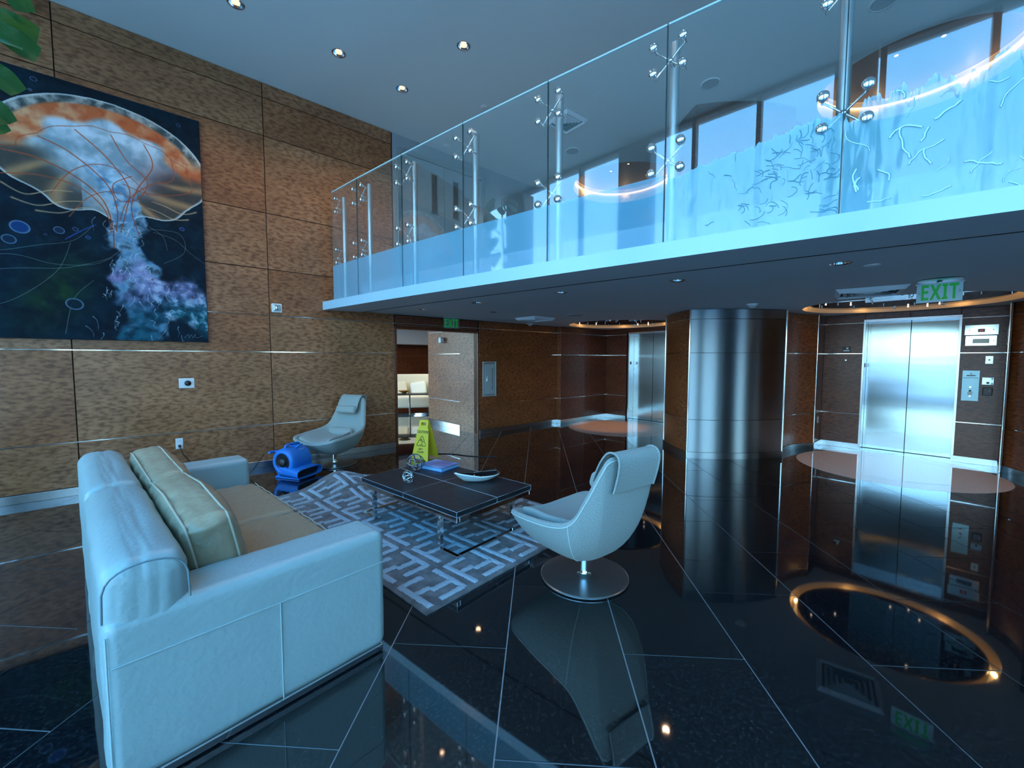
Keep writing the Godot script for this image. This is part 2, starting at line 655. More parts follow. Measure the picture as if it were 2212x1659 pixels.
func build_left_wall() -> void:
	var wl := structure("wall_left")
	var n := Vector3.RIGHT
	var tones := ["wood_a", "wood_b", "wood_c"]
	# core behind the veneer
	solid(wl, "wall_core", Vector3(WX - 0.14, 0, -3.17), Vector3(WX - 0.021, CEIL, 3.25), M.reveal)
	solid(wl, "wall_core", Vector3(WX - 0.14, 2.09, -4.95), Vector3(WX - 0.021, CEIL, -3.17), M.reveal)
	solid(wl, "wall_core", Vector3(WX - 0.14, 0, -7.27), Vector3(WX - 0.021, CEIL, -4.95), M.reveal)
	solid(wl, "wall_core", Vector3(WX - 0.14, 0, -9.3), Vector3(WX, CEIL, -7.27), M.reveal)
	var zs := [2.98, 0.64, -1.30, -3.17]
	var ys := [0.093, 0.601, 1.633, 2.148, 2.79, 3.56, 4.60, 5.11, CEIL]
	for c in 3:
		for r in 8:
			veneer(wl, Vector3(WX, 0, zs[c]), Vector3(WX, 0, zs[c + 1]), ys[r], ys[r + 1], n, M[tones[(c * 2 + r) % 3]], 0.005)
	for r in [1, 2, 3]:
		strip(wl, Vector3(WX, 0, 2.98), Vector3(WX, 0, -3.155), ys[r], n)
	# door head and jamb lining
	for r in [[2.148, 2.29]]:
		veneer(wl, Vector3(WX, 0, -3.19), Vector3(WX, 0, -4.95), r[0], r[1], n, M.wood_dark)
	veneer(wl, Vector3(WX, 0, -3.19), Vector3(WX, 0, -4.95), 2.088, 2.143, n, M.wood_dark)
	strip(wl, Vector3(WX, 0, -3.155), Vector3(WX, 0, -7.27), 2.148, n)
	solid(wl, "door_jamb", Vector3(WX - 0.14, 0, -3.215), Vector3(WX + 0.004, 2.085, -3.172), M.wood_dark, 0.003)
	solid(wl, "door_jamb", Vector3(WX - 0.02, 0, -4.975), Vector3(WX + 0.004, 2.085, -4.945), M.wood_dark, 0.003)
	solid(wl, "door_head", Vector3(WX - 0.14, 2.05, -4.945), Vector3(WX + 0.002, 2.085, -3.215), M.wood_dark, 0.003)
	for seg in [[-4.98, -7.27]]:
		for r in [[0.093, 0.601], [0.601, 1.633], [1.633, 2.148], [2.148, 2.295]]:
			veneer(wl, Vector3(WX, 0, seg[0]), Vector3(WX, 0, seg[1]), r[0], r[1], n, M.wood_lobby)
		for y in [0.601, 1.633]:
			strip(wl, Vector3(WX, 0, seg[0]), Vector3(WX, 0, seg[1]), y, n)
	# pilaster and the side of the left lift lobby
	for r in [[0.093, 0.601], [0.601, 1.633], [1.633, 2.148], [2.148, 2.295]]:
		veneer(wl, Vector3(WX, 0, -7.27), Vector3(-6.525, 0, -7.27), r[0], r[1], Vector3.BACK, M.wood_lobby, 0.002)
		veneer(wl, Vector3(-6.525, 0, -7.27), Vector3(-6.525, 0, -8.15), r[0], r[1], n, M.wood_dark, 0.002)
		veneer(wl, Vector3(-6.525, 0, -8.15), Vector3(-6.525, 0, EZ), r[0], r[1], n, M.wood_dark, 0.002)
	solid(wl, "wall_core", Vector3(WX, 0, -9.3), Vector3(-6.546, SOFFIT, -7.292), M.reveal)
	for y in [0.601, 1.633, 2.148]:
		strip(wl, Vector3(WX, 0, -7.27), Vector3(-6.52, 0, -7.27), y, Vector3.BACK)
		strip(wl, Vector3(-6.525, 0, -7.265), Vector3(-6.525, 0, EZ), y, n)
	# upper storey beyond the veneer: pale plaster
	solid(wl, "upper_plaster", Vector3(WX - 0.02, 2.75, -9.0), Vector3(WX, CEIL, -3.28), M.grey_paint)
	solid(wl, "upper_plaster", Vector3(WX - 0.02, 2.41, -3.28), Vector3(WX, CEIL, -3.19), M.grey_paint)
	var bl := structure("baseboard_left")
	for s in [[2.98, -3.165], [-4.98, -7.255]]:
		solid(bl, "baseboard", Vector3(WX, 0, s[1]), Vector3(WX + 0.014, 0.093, s[0]), M.steel_base, 0.002)
	solid(bl, "baseboard", Vector3(WX + 0.014, 0, -7.27), Vector3(-6.511, 0.093, -7.255), M.steel_base, 0.002)
	solid(bl, "baseboard", Vector3(-6.525, 0, EZ), Vector3(-6.511, 0.093, -7.27), M.steel_base, 0.002)


# a wall that follows a path in plan: veneer panels of the given heights, strips and base
func path_wall(w: Node3D, base: Node3D, path: Array, heights: Array, m: Material, side: float, thick := 0.06, strips := [], metal_base := true, top := SOFFIT) -> void:
	var offs := []
	for i in path.size():
		var a: Vector2 = path[maxi(i - 1, 0)]
		var b: Vector2 = path[mini(i + 1, path.size() - 1)]
		var t := (b - a).normalized()
		offs.append(Vector2(-t.y, t.x) * side)
	for h in heights:
		var g := Geo.new()
		g.grid(_sheet(path, offs, 0.0, h[0] + 0.003, h[1] - 0.003))
		g.grid(_sheet(path, offs, -thick, h[0] + 0.003, h[1] - 0.003))
		for y in [h[0] + 0.003, h[1] - 0.003]:
			var r0 := PackedVector3Array()
			var r1 := PackedVector3Array()
			for i in path.size():
				var p: Vector2 = path[i]
				var q: Vector2 = p - offs[i] * thick
				r0.append(Vector3(p.x, y, p.y))
				r1.append(Vector3(q.x, y, q.y))
			g.grid([r0, r1])
		part(w, "panel", g, m)
	for y in strips:
		var g := Geo.new()
		g.grid(_sheet(path, offs, 0.002, y - 0.005, y + 0.005))
		part(w, "metal_strip", g, M.steel_bright)
	if base:
		var g := Geo.new()
		g.grid(_sheet(path, offs, 0.012, 0.0, 0.093))
		var r0 := PackedVector3Array()
		var r1 := PackedVector3Array()
		for i in path.size():
			var p: Vector2 = path[i] + offs[i] * 0.012
			var q: Vector2 = path[i] - offs[i] * 0.01
			r0.append(Vector3(p.x, 0.093, p.y))
			r1.append(Vector3(q.x, 0.093, q.y))
		g.grid([r0, r1])
		part(base, "baseboard", g, M.steel_base if metal_base else M.steel_column)


func _sheet(path: Array, offs: Array, d: float, y0: float, y1: float) -> Array:
	var r0 := PackedVector3Array()
	var r1 := PackedVector3Array()
	for i in path.size():
		var p: Vector2 = path[i] + offs[i] * d
		r0.append(Vector3(p.x, y0, p.y))
		r1.append(Vector3(p.x, y1, p.y))
	return [r0, r1]


func bow(a: Vector2, b: Vector2, sag: float, n := 14) -> Array:
	var out := []
	var t := (b - a).normalized()
	var s := Vector2(-t.y, t.x)
	for i in n + 1:
		var k := float(i) / n
		out.append(a.lerp(b, k) + s * sag * 4.0 * k * (1.0 - k))
	return out


func lobby_arc(p: Vector2, q: Vector2) -> Array:
	var out := []
	var a0 := (p - LOBBY_R).angle()
	var a1 := a0 + wrapf((q - LOBBY_R).angle() - a0, -PI, PI)
	for i in 25:
		out.append(LOBBY_R + Vector2.from_angle(lerpf(a0, a1, i / 24.0)) * 1.315)
	return out


func build_lobby_walls() -> void:
	var rows := [[0.093, 0.601], [0.601, 1.633], [1.633, 2.148], [2.148, 2.295]]
	var ys := [0.601, 1.633, 2.148]
	var wb := structure("wall_back")
	var bb := structure("baseboard_back")
	# curved walls round the two lift lobbies
	var arc := lobby_arc(Vector2(-1.998, -7.417), Vector2(-1.85, -8.586))
	path_wall(wb, bb, arc, rows, M.wood_lobby, 1.0, 0.05, ys)
	var arc2 := lobby_arc(Vector2(0.478, -7.417), Vector2(0.24, -8.704))
	path_wall(wb, bb, arc2, rows, M.wood_lobby, -1.0, 0.05, ys)
	# left flank of the column and the steel column itself
	var A := Vector2(-2.963, -6.247)
	var B := Vector2(-1.998, -7.417)
	var Cc := Vector2(-3.72, -6.93)
	path_wall(wb, bb, bow(Cc, A, 0.05), rows, M.wood_lobby, 1.0, 0.05, ys)
	path_wall(wb, bb, bow(Vector2(-3.99, -7.85), Cc, 0.06), rows, M.wood_lobby, 1.0, 0.05, ys)
	path_wall(wb, bb, bow(Vector2(-4.21, -8.60), Vector2(-3.99, -7.85), -0.08), rows, M.wood_lobby, 1.0, 0.05, ys)
	for e in [A, B, Cc]:
		var g := Geo.new()
		g.cyl(Vector3(e.x, 1.15, e.y), 0.013, 2.29, 12)
		part(wb, "corner_strip", g, M.steel_bright)
	# walls beside the lifts
	for c in [LOBBY_R.x, LOBBY_L.x]:
		var xs := [c - 1.09, c - 0.545, c + 0.545, c + 1.0]
		if c == LOBBY_L.x:
			xs[0] = -6.525
			xs[1] = c - 0.60
		for s in [[xs[0], xs[1]], [xs[2], xs[3]]]:
			for r in rows:
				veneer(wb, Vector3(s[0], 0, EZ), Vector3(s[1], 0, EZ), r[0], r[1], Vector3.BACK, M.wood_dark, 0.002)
			for y in ys:
				strip(wb, Vector3(s[0], 0, EZ), Vector3(s[1], 0, EZ), y, Vector3.BACK)
			solid(bb, "baseboard", Vector3(s[0], 0, EZ), Vector3(s[1], 0.093, EZ + 0.014), M.steel_base, 0.002)
		solid(wb, "wall_core", Vector3(xs[0] - 0.1, 0, -9.6), Vector3(xs[1], SOFFIT, EZ - 0.022), M.reveal)
		solid(wb, "wall_core", Vector3(xs[2], 0, -9.6), Vector3(xs[3] + 0.1, SOFFIT, EZ - 0.022), M.reveal)
		# header panel over the door
		for s in [[xs[1], c], [c, xs[2]]]:
			veneer(wb, Vector3(s[0], 0, EZ), Vector3(s[1], 0, EZ), 2.205, 2.295, Vector3.BACK, M.wood_dark, 0.002)
		# sides of the niche
		for sx in [[xs[0], 1.0], [xs[3], -1.0]]:
			if c == LOBBY_L.x and sx[1] > 0:
				continue
			for r in rows:
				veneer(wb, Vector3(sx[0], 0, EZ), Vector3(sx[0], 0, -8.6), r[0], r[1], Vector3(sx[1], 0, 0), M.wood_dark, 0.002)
			for y in ys:
				strip(wb, Vector3(sx[0], 0, EZ), Vector3(sx[0], 0, -8.6), y, Vector3(sx[1], 0, 0))
			solid(bb, "baseboard", Vector3(minf(sx[0], sx[0] + sx[1] * 0.014), 0, EZ), Vector3(maxf(sx[0], sx[0] + sx[1] * 0.014), 0.093, -8.6), M.steel_base, 0.002)
			var g := Geo.new()
			g.cyl(Vector3(sx[0], 1.15, -8.6), 0.011, 2.29, 10)
			part(wb, "corner_strip", g, M.steel_bright)
	# rest of the back wall, right of the frame
	solid(wb, "panel", Vector3(0.55, 0, -9.3), Vector3(8.6, SOFFIT, -7.3), M.wood_lobby)
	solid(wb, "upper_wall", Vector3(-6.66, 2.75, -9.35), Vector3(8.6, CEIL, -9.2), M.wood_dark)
	# the steel column between the lobbies
	var col := thing("steel_column", "curved brushed steel column standing between the two lift lobbies", "column", Vector3.ZERO)
	var rows2 := [[0.093, 0.601], [0.601, 1.633], [1.633, 2.148], [2.148, 2.295]]
	path_wall(col, col, bow(A, B, 0.12, 30), rows2, M.steel_column, 1.0, 0.05, [], false)
	# upper storey: the same plan
	var wu := structure("wall_back_upper")
	var up := [[2.75, CEIL]]
	path_wall(wu, null, arc, up, M.wood_dark, 1.0, 0.05)
	path_wall(wu, null, arc2, up, M.wood_dark, -1.0, 0.05)
	path_wall(wu, null, bow(A, B, 0.12, 12), up, M.wood_dark, 1.0, 0.05)
	path_wall(wu, null, bow(Cc, A, 0.05), up, M.wood_dark, 1.0, 0.05)


func build_lift(called: String, c: float, label: String) -> void:
	var d := structure(called)
	d.set_meta("label", label)
	# steel surround
	solid(d, "jamb", Vector3(c - 0.56, 0, DZ - 0.02), Vector3(c - 0.53, 2.20, EZ + 0.006), M.steel, 0.002)
	solid(d, "jamb", Vector3(c + 0.53, 0, DZ - 0.02), Vector3(c + 0.56, 2.20, EZ + 0.006), M.steel, 0.002)
	solid(d, "head", Vector3(c - 0.53, 2.155, DZ - 0.02), Vector3(c + 0.53, 2.20, EZ + 0.006), M.steel, 0.002)
	solid(d, "sill", Vector3(c - 0.53, 0.0, DZ - 0.02), Vector3(c + 0.53, 0.006, EZ + 0.03), M.steel, 0.001)
	for s in [-1.0, 1.0]:
		solid(d, "door_leaf", Vector3(c + (0.0035 if s > 0 else -0.529), 0.012, DZ - 0.03), Vector3(c + (0.529 if s > 0 else -0.0035), 2.154, DZ), M.steel_door, 0.002)
	solid(d, "shaft", Vector3(c - 0.6, 0, DZ - 0.1), Vector3(c + 0.6, 2.25, DZ - 0.05), M.reveal)
	solid(d, "floor_marker", Vector3(c - 0.527, 1.40, EZ - 0.10), Vector3(c - 0.522, 1.47, EZ - 0.06), M.black_plastic)


func build_ceilings() -> void:
	# upper ceiling with round recesses
	var ce := CSGPolygon3D.new()
	ce.name = "ceiling"
	ce.polygon = PackedVector2Array([Vector2(-6.82, zf(-6.82) + 0.25), Vector2(8.76, zf(8.76) + 0.25), Vector2(8.76, -9.75), Vector2(-6.82, -9.75)])
	ce.mode = CSGPolygon3D.MODE_DEPTH
	ce.depth = 0.6
	ce.rotation.x = PI / 2
	ce.position.y = CEIL
	ce.material = M.ceiling_paint
	ce.set_meta("kind", "structure")
	used["ceiling"] = 0
	var inv := Basis(Vector3.RIGHT, -PI / 2)
	var cuts := []
	for c in [LOBBY_R, LOBBY_L]:
		cuts.append([c, 1.05, 0.29])
	for p in upper_lights():
		cuts.append([p, 0.075, 0.19])
	for hh in cuts:
		var h := CSGCylinder3D.new()
		h.name = "recess"
		h.radius = hh[1]
		h.height = hh[2] * 2.0
		h.sides = 64 if hh[1] > 0.5 else 24
		h.operation = CSGShape3D.OPERATION_SUBTRACTION
		h.material = M.cove_paint if hh[1] > 0.5 else M.black_metal
		ce.add_child(h, true)
		h.transform = Transform3D(inv, inv * (Vector3(hh[0].x, CEIL, hh[0].y) - ce.position))
	add_child(ce)
	# mezzanine slab: curved front edge, soffit below
	var outline := PackedVector2Array()
	for i in 41:
		var x := lerpf(WX, 8.6, i / 40.0)
		outline.append(Vector2(x, zb(x) - 0.62))
	outline.append(Vector2(8.6, -9.3))
	outline.append(Vector2(WX, -9.3))
	var sl := CSGPolygon3D.new()
	sl.name = "ceiling_mezzanine"
	sl.polygon = outline
	sl.mode = CSGPolygon3D.MODE_DEPTH
	sl.depth = 0.44
	sl.rotation.x = PI / 2
	sl.position.y = SOFFIT
	sl.material = M.soffit_paint
	sl.set_meta("kind", "structure")
	var holes := []
	for c in [LOBBY_R, LOBBY_L]:
		holes.append([Vector2(c.x, c.y), 1.12, 0.34])
	for p in lower_lights():
		holes.append([p, 0.07, 0.16])
	for hh in holes:
		var h := CSGCylinder3D.new()
		h.name = "recess"
		h.radius = hh[1]
		h.height = hh[2] * 2
		h.sides = 64 if hh[1] > 0.5 else 24
		h.operation = CSGShape3D.OPERATION_SUBTRACTION
		h.material = M.cove_paint if hh[1] > 0.5 else M.black_metal
		sl.add_child(h, true)
		h.transform = Transform3D(inv, inv * (Vector3(hh[0].x, SOFFIT, hh[0].y) - sl.position))
	add_child(sl)
	# edge beam in front of the groove, carrying the painted fascia
	var eb := structure("trim_mezzanine_edge")
	var path := []
	var back := []
	for i in 49:
		var x := lerpf(WX, 8.6, i / 48.0)
		path.append(Vector2(x, zb(x)))
		back.append(Vector2(x, zb(x) - 0.60))
	var g := Geo.new()
	var f0 := PackedVector3Array()
	var f1 := PackedVector3Array()
	var k0 := PackedVector3Array()
	var k1 := PackedVector3Array()
	for i in path.size():
		f0.append(Vector3(path[i].x, 2.28, path[i].y))
		f1.append(Vector3(path[i].x, 2.403, path[i].y))
		k0.append(Vector3(back[i].x, 2.292, back[i].y))
		k1.append(Vector3(back[i].x, 2.403, back[i].y))
	var gf := Geo.new()
	gf.grid([f0, f1])
	gf.grid([f1, k1])
	part(eb, "fascia", gf, M.fascia_paint, "smooth pale blue white painted edge")
	g.grid([f0, k0])
	g.grid([k0, k1])
	part(eb, "edge_soffit", g, M.soffit_paint)
	# steel lips on both sides of the groove
	for d in [0.598, 0.622]:
		var r0 := PackedVector3Array()
		var r1 := PackedVector3Array()
		for i in path.size():
			r0.append(Vector3(path[i].x, 2.290, path[i].y - d))
			r1.append(Vector3(path[i].x, 2.302, path[i].y - d))
		var lg := Geo.new()
		lg.grid([r0, r1])
		part(eb, "groove_lip", lg, M.reveal)


func upper_lights() -> Array:
	return [Vector2(-5.41, -0.84), Vector2(-5.42, -1.91), Vector2(-5.53, -2.81), Vector2(-4.30, -3.0), Vector2(-4.0, -1.2), Vector2(-2.6, -1.6), Vector2(-1.2, -2.0), Vector2(-2.9, -3.3), Vector2(-5.41, 0.25)]


func lower_lights() -> Array:
	return [Vector2(-0.77, -4.16), Vector2(-1.98, -3.88), Vector2(-3.23, -3.58), Vector2(-4.55, -3.37), Vector2(-5.73, -3.18)]


func build_facade() -> void:
	# glazed facade behind the camera; columns every 3.02 m, three panes to a bay
	var dir := Vector3(1, 0, -0.36).normalized()
	var nrm := Vector3(0.36, 0, 1).normalized()
	var bas := Basis(dir, Vector3.UP, dir.cross(Vector3.UP))
	var k := 0
	for b in range(-1, 4):
		var xc := -2.53 + 3.02 * b
		var w := structure("window_%d" % (k + 1))
		k += 1
		var top: float = CEIL
		var x0 := xc + 0.25
		var step := 2.52 / 3.0
		var g := Geo.new()
		g.box(Vector3(xc, top / 2, zf(xc) + 0.15), Vector3(0.53, top, 0.4), 0.01, bas)
		part(w, "pier", g, M.mullion)
		for i in 3:
			var xm := x0 + step * (i + 0.5)
			var pg := Geo.new()
			pg.box(Vector3(xm, top / 2 + 0.04, zf(xm)), Vector3(step * 1.0628 - 0.06, top - 0.20, 0.012), 0.0, bas)
			part(w, "pane", pg, M.window_glass)
		for i in 4:
			var xm := x0 + step * i
			var pg := Geo.new()
			pg.box(Vector3(xm, top / 2, zf(xm)), Vector3(0.06, top, 0.12), 0.004, bas)
			part(w, "mullion", pg, M.mullion)
		var xh := xc + 1.51
		for yy in [[0.0, 0.14], [top - 0.06, top]]:
			var pg := Geo.new()
			pg.box(Vector3(xh, (yy[0] + yy[1]) / 2, zf(xh)), Vector3(2.7, yy[1] - yy[0], 0.14), 0.004, bas)
			part(w, "rail", pg, M.mullion)
	# lounge windows, nearer than the hall's
	for b in 4:
		var w := structure("window_%d" % (k + 1))
		k += 1
		var x0 := -14.0 + b * 1.8
		solid(w, "mullion", Vector3(x0, 0, -1.26), Vector3(x0 + 0.06, 2.75, -1.14), M.mullion, 0.003)
		solid(w, "rail", Vector3(x0 + 0.06, 0, -1.25), Vector3(x0 + 1.8, 0.08, -1.15), M.mullion, 0.003)
		solid(w, "rail", Vector3(x0 + 0.06, 2.68, -1.25), Vector3(x0 + 1.8, 2.75, -1.15), M.mullion, 0.003)
		solid(w, "pane", Vector3(x0 + 0.06, 0.08, -1.206), Vector3(x0 + 1.8, 2.68, -1.194), M.window_glass)
	# right end of the hall
	var wr := structure("wall_right")
	solid(wr, "wall_core", Vector3(8.6, 0, -9.4), Vector3(8.75, CEIL, -5.7), M.wood_lobby)
	solid(wr, "wall_core", Vector3(8.6, 2.3, -5.7), Vector3(8.75, CEIL, -4.2), M.wood_lobby)
	solid(wr, "wall_core", Vector3(8.6, 0, -4.2), Vector3(8.75, CEIL, -2.3), M.wood_lobby)
	# glazed entrance at the far right end
	var ge := structure("door_4")
	for zz in [-5.7, -4.98, -4.26]:
		solid(ge, "frame", Vector3(8.62, 0, zz), Vector3(8.72, 2.3, zz + 0.06), M.mullion, 0.003)
	for zz in [-5.64, -4.92]:
		solid(ge, "pane", Vector3(8.665, 0.02, zz), Vector3(8.675, 2.28, zz + 0.66), M.window_glass)
	var wf := structure("wall_front")
	solid(wf, "wall_core", Vector3(7.0, 0, -2.9), Vector3(8.7, CEIL, -2.0), M.wood_lobby)


func build_outdoors() -> void:
	var ow := structure("wall_outer")
	solid(ow, "outer_face", Vector3(-14.6, -0.2, -10.1), Vector3(9.0, CEIL + 0.6, -9.75), M.grey_paint)
	solid(ow, "outer_face", Vector3(8.76, -0.2, -9.75), Vector3(9.0, CEIL + 0.6, -5.8), M.grey_paint)
	solid(ow, "outer_face", Vector3(8.76, 2.4, -5.8), Vector3(9.0, CEIL + 0.6, -2.0), M.grey_paint)
	solid(ow, "outer_face", Vector3(-14.6, -0.2, -9.75), Vector3(-14.31, 2.95, -1.1), M.grey_paint)
	solid(ow, "outer_face", Vector3(-6.95, 2.95, -9.75), Vector3(-6.81, CEIL + 0.6, 3.2), M.grey_paint)
	var o := thing("lawn_ground", "flat pale grey green ground outside below the windows", "ground")
	var g := Geo.new()
	g.box(Vector3(0, -4.2, 200), Vector3(1200, 0.2, 620))
	part(o, "ground_plane", g, mat("ground_mat", lin(0.36, 0.40, 0.40), 0.8))
	var h := thing("distant_hills", "low blue grey line of hills on the horizon outside", "hills")
	var rows := []
	var nz := noise(0.9, 3, FastNoiseLite.TYPE_SIMPLEX, 9)
	for r in 3:
		var row := PackedVector3Array()
		for i in 121:
			var a := lerpf(deg_to_rad(-5), deg_to_rad(185), i / 120.0)
			var rad := 330.0 + r * 60.0
			var hh := 0.0 if r != 1 else 7.0 + 5.0 * nz.get_noise_1d(i * 0.22)
			row.append(Vector3(cos(a) * rad, -4.2 + hh, sin(a) * rad))
		rows.append(row)
	var hg := Geo.new()
	hg.grid(rows)
	part(h, "ridge", hg, mat("hill_mat", lin(0.16, 0.26, 0.33), 0.9))


const JOINTS := [-6.41, -5.70, -4.688, -3.654, -2.617, -1.608, -0.592, 0.42, 1.43, 2.44]
const RAIL_TOP := 3.972


func rail_point(x: float, back := 0.06) -> Vector3:
	var s := (zb(x + 0.01) - zb(x - 0.01)) / 0.02
	var n := Vector3(-s, 0, 1).normalized()
	return Vector3(x, 0, zb(x)) - n * back


func rail_normal(x: float) -> Vector3:
	var s := (zb(x + 0.01) - zb(x - 0.01)) / 0.02
	return Vector3(-s, 0, 1).normalized()


func build_railing() -> void:
	var where := ["narrow end pane beside the wood wall", "", "", "", "", "pane with crackled lower film torn along its top", "pane with peeling and curling lower film", "", ""]
	var o := thing("glass_railing", "long curved glass railing on steel posts along the mezzanine edge", "railing")
	for i in JOINTS.size() - 1:
		var a := rail_point(JOINTS[i] + 0.006)
		var b := rail_point(JOINTS[i + 1] - 0.006)
		var along := (b - a).normalized()
		var n := along.cross(Vector3.UP)
		if n.z < 0:
			n = -n
		var bas := Basis(along, Vector3.UP, along.cross(Vector3.UP))
		var l := a.distance_to(b)
		var mid := (a + b) * 0.5
		var g := Geo.new()
		# laminated: two plies
		for zz in [-0.004, 0.004]:
			g.box(mid + Vector3(0, (2.403 + RAIL_TOP) / 2, 0) + n * zz, Vector3(l, RAIL_TOP - 2.403, 0.005), 0.0, bas)
		var p := part(o, "glass_panel", g, M.rail_glass, where[i])
		g = Geo.new()
		g.box(mid + Vector3(0, RAIL_TOP + 0.007, 0), Vector3(l, 0.013, 0.016), 0.0, bas)
		part(p, "polished_edge", g, M.glass_edge)
		g = Geo.new()
		g.box(b + Vector3(0, (2.403 + RAIL_TOP) / 2, 0) + along * 0.004, Vector3(0.006, RAIL_TOP - 2.403, 0.014), 0.0, bas)
		part(p, "side_edge", g, M.glass_edge_dark)
		film(p, i, a, b, n)
	# low return by the wall
	var g := Geo.new()
	g.box(Vector3(-6.47, 2.69, -2.20), Vector3(0.05, 0.57, 0.012), 0.0)
	part(o, "end_return", g, M.film, "low strip of blue glass at the railing end")
	for i in JOINTS.size() - 2:
		railing_post(o, i)


func film_top(i: int, k: float, rough: FastNoiseLite) -> float:
	if i < 5:
		return 2.91
	if i == 5:
		var jag := 0.03 * absf(rough.get_noise_1d(k * 420.0)) + 0.02 * absf(rough.get_noise_1d(k * 1900.0 + 40.0))
		return lerpf(2.87, 2.985, smoothstep(0.0, 1.0, k)) + jag * smoothstep(0.08, 0.25, k) + 0.03 * sin(k * 9.0) * k * (1.0 - k)
	var jag2 := 0.09 * rough.get_noise_1d(k * 190.0 + 300.0) + 0.045 * rough.get_noise_1d(k * 560.0) + 0.02 * rough.get_noise_1d(k * 1700.0)
	return 2.985 + 0.06 * k + jag2


func film(o: Node3D, i: int, a: Vector3, b: Vector3, n: Vector3) -> void:
	var rough := noise(0.02, 2, FastNoiseLite.TYPE_SIMPLEX, 31)
	var cols := 6 if i < 5 else 120
	var front := n * 0.0085
	var buckle := noise(0.9, 3, FastNoiseLite.TYPE_SIMPLEX, 4)
	var rows := []
	var nr := 2 if i < 5 else 14
	for r in nr:
		var row := PackedVector3Array()
		for c in cols + 1:
			var k := float(c) / cols
			var y := lerpf(2.406, film_top(i, k, rough), float(r) / (nr - 1))
			var lift := 0.0
			if i >= 5:
				lift = 0.004 * maxf(0.0, buckle.get_noise_2d(k * 9.0 + i * 7.0, y * 9.0))
				if i >= 6 and r == nr - 1:
					lift += 0.02 * absf(buckle.get_noise_1d(k * 30.0))
			row.append(a.lerp(b, k) + Vector3(0, y, 0) + front + n * lift)
		rows.append(row)
	var g := Geo.new()
	g.grid(rows)
	part(o, "film_band", g, M.film if i < 5 else M.film_old, "milky blue privacy film" if i < 5 else "cracked and peeling privacy film")
	if i < 5:
		return
	# cracks and curls of the loose film, each a short raised fold
	rng.seed = 70 + i
	var count := 90 if i == 5 else 34
	var folds := Geo.new()
	var cracks := Geo.new()
	for q in count:
		var k := rng.randf_range(0.06, 0.97) if i > 5 else 0.25 + 0.73 * sqrt(rng.randf())
		var top := film_top(i, k, rough)
		var y := rng.randf_range(2.44, top - 0.06)
		var ang := rng.randf_range(-0.6, 0.6) + (PI / 2 if rng.randf() < (0.45 if i == 5 else 0.75) else 0.0)
		var len := rng.randf_range(0.04, 0.11) if i == 5 else rng.randf_range(0.07, 0.2)
		var path := []
		var bend := rng.randf_range(-1.4, 1.4)
		var p := Vector2(k, y)
		for e in 9:
			path.append(a.lerp(b, clampf(p.x, 0.005, 0.995)) + Vector3(0, clampf(p.y, 2.41, top), 0) + front + n * 0.003)
			p += Vector2(cos(ang), sin(ang)) * len / 8.0
			ang += bend / 8.0 + rng.randf_range(-0.55, 0.55)
		if i == 5:
			cracks.tube(path, rng.randf_range(0.0010, 0.0022), 5)
		else:
			var wdt := rng.randf_range(0.002, 0.0055)
			folds.tube(path, wdt, 6)
			var low := []
			for e in path:
				low.append(e + (b - a).normalized() * wdt * 1.3 - n * wdt * 0.5)
			cracks.tube(low, wdt * 0.6, 5)
	if folds.P.size():
		part(o, "film_folds", folds, M.film_fold, "raised curled folds of loose film").set_meta("kind", "stuff")
	part(o, "film_cracks", cracks, M.film_crack, "fine dark cracks in the film").set_meta("kind", "stuff")


func railing_post(o: Node3D, i: int) -> void:
	var x: float = JOINTS[i]
	var p := rail_point(x, 0.25)
	var n := rail_normal(x)
	var along := Vector3.UP.cross(n).normalized()
	var g := Geo.new()
	g.T = Transform3D(Basis(), p)
	g.cyl(Vector3(0, 3.18, 0), 0.036, 1.56, 20, Basis(), 0.003)
	var pole := part(o, "post", g, M.steel_satin)
	for y in [3.77, 3.04]:
		g = Geo.new()
		g.T = Transform3D(Basis(), p)
		var hub := n * 0.115 + Vector3(0, y, 0)
		g.tube([n * 0.03 + Vector3(0, y, 0), hub], 0.014, 10)
		g.soft(hub, Vector3(0.04, 0.04, 0.04), 0.015, 4)
		for sx in [-1.0, 1.0]:
			if i == 0 and sx < 0:
				continue
			for sy in [-1.0, 1.0]:
				var tip: Vector3 = hub + along * sx * 0.105 + Vector3(0, sy * 0.095, 0)
				g.tube([hub, hub.lerp(tip, 0.55) + n * 0.004, tip], 0.009, 8, false, true, 0.007)
				g.tube([tip - n * 0.012, tip + n * 0.07], 0.009, 10)
				var disc := Basis(along, n, along.cross(n))
				g.lathe([Vector2(0, 0.014), Vector2(0.014, 0.013), Vector2(0.029, 0.008), Vector2(0.033, 0.0), Vector2(0.025, -0.004), Vector2(0, -0.004)], 18, tip + n * 0.088, disc)
				g.lathe([Vector2(0, -0.006), Vector2(0.022, -0.006), Vector2(0.024, 0.0), Vector2(0.018, 0.008), Vector2(0, 0.01)], 18, tip + n * 0.055, disc)
		part(pole, "spider_clamp", g, M.steel_bright)


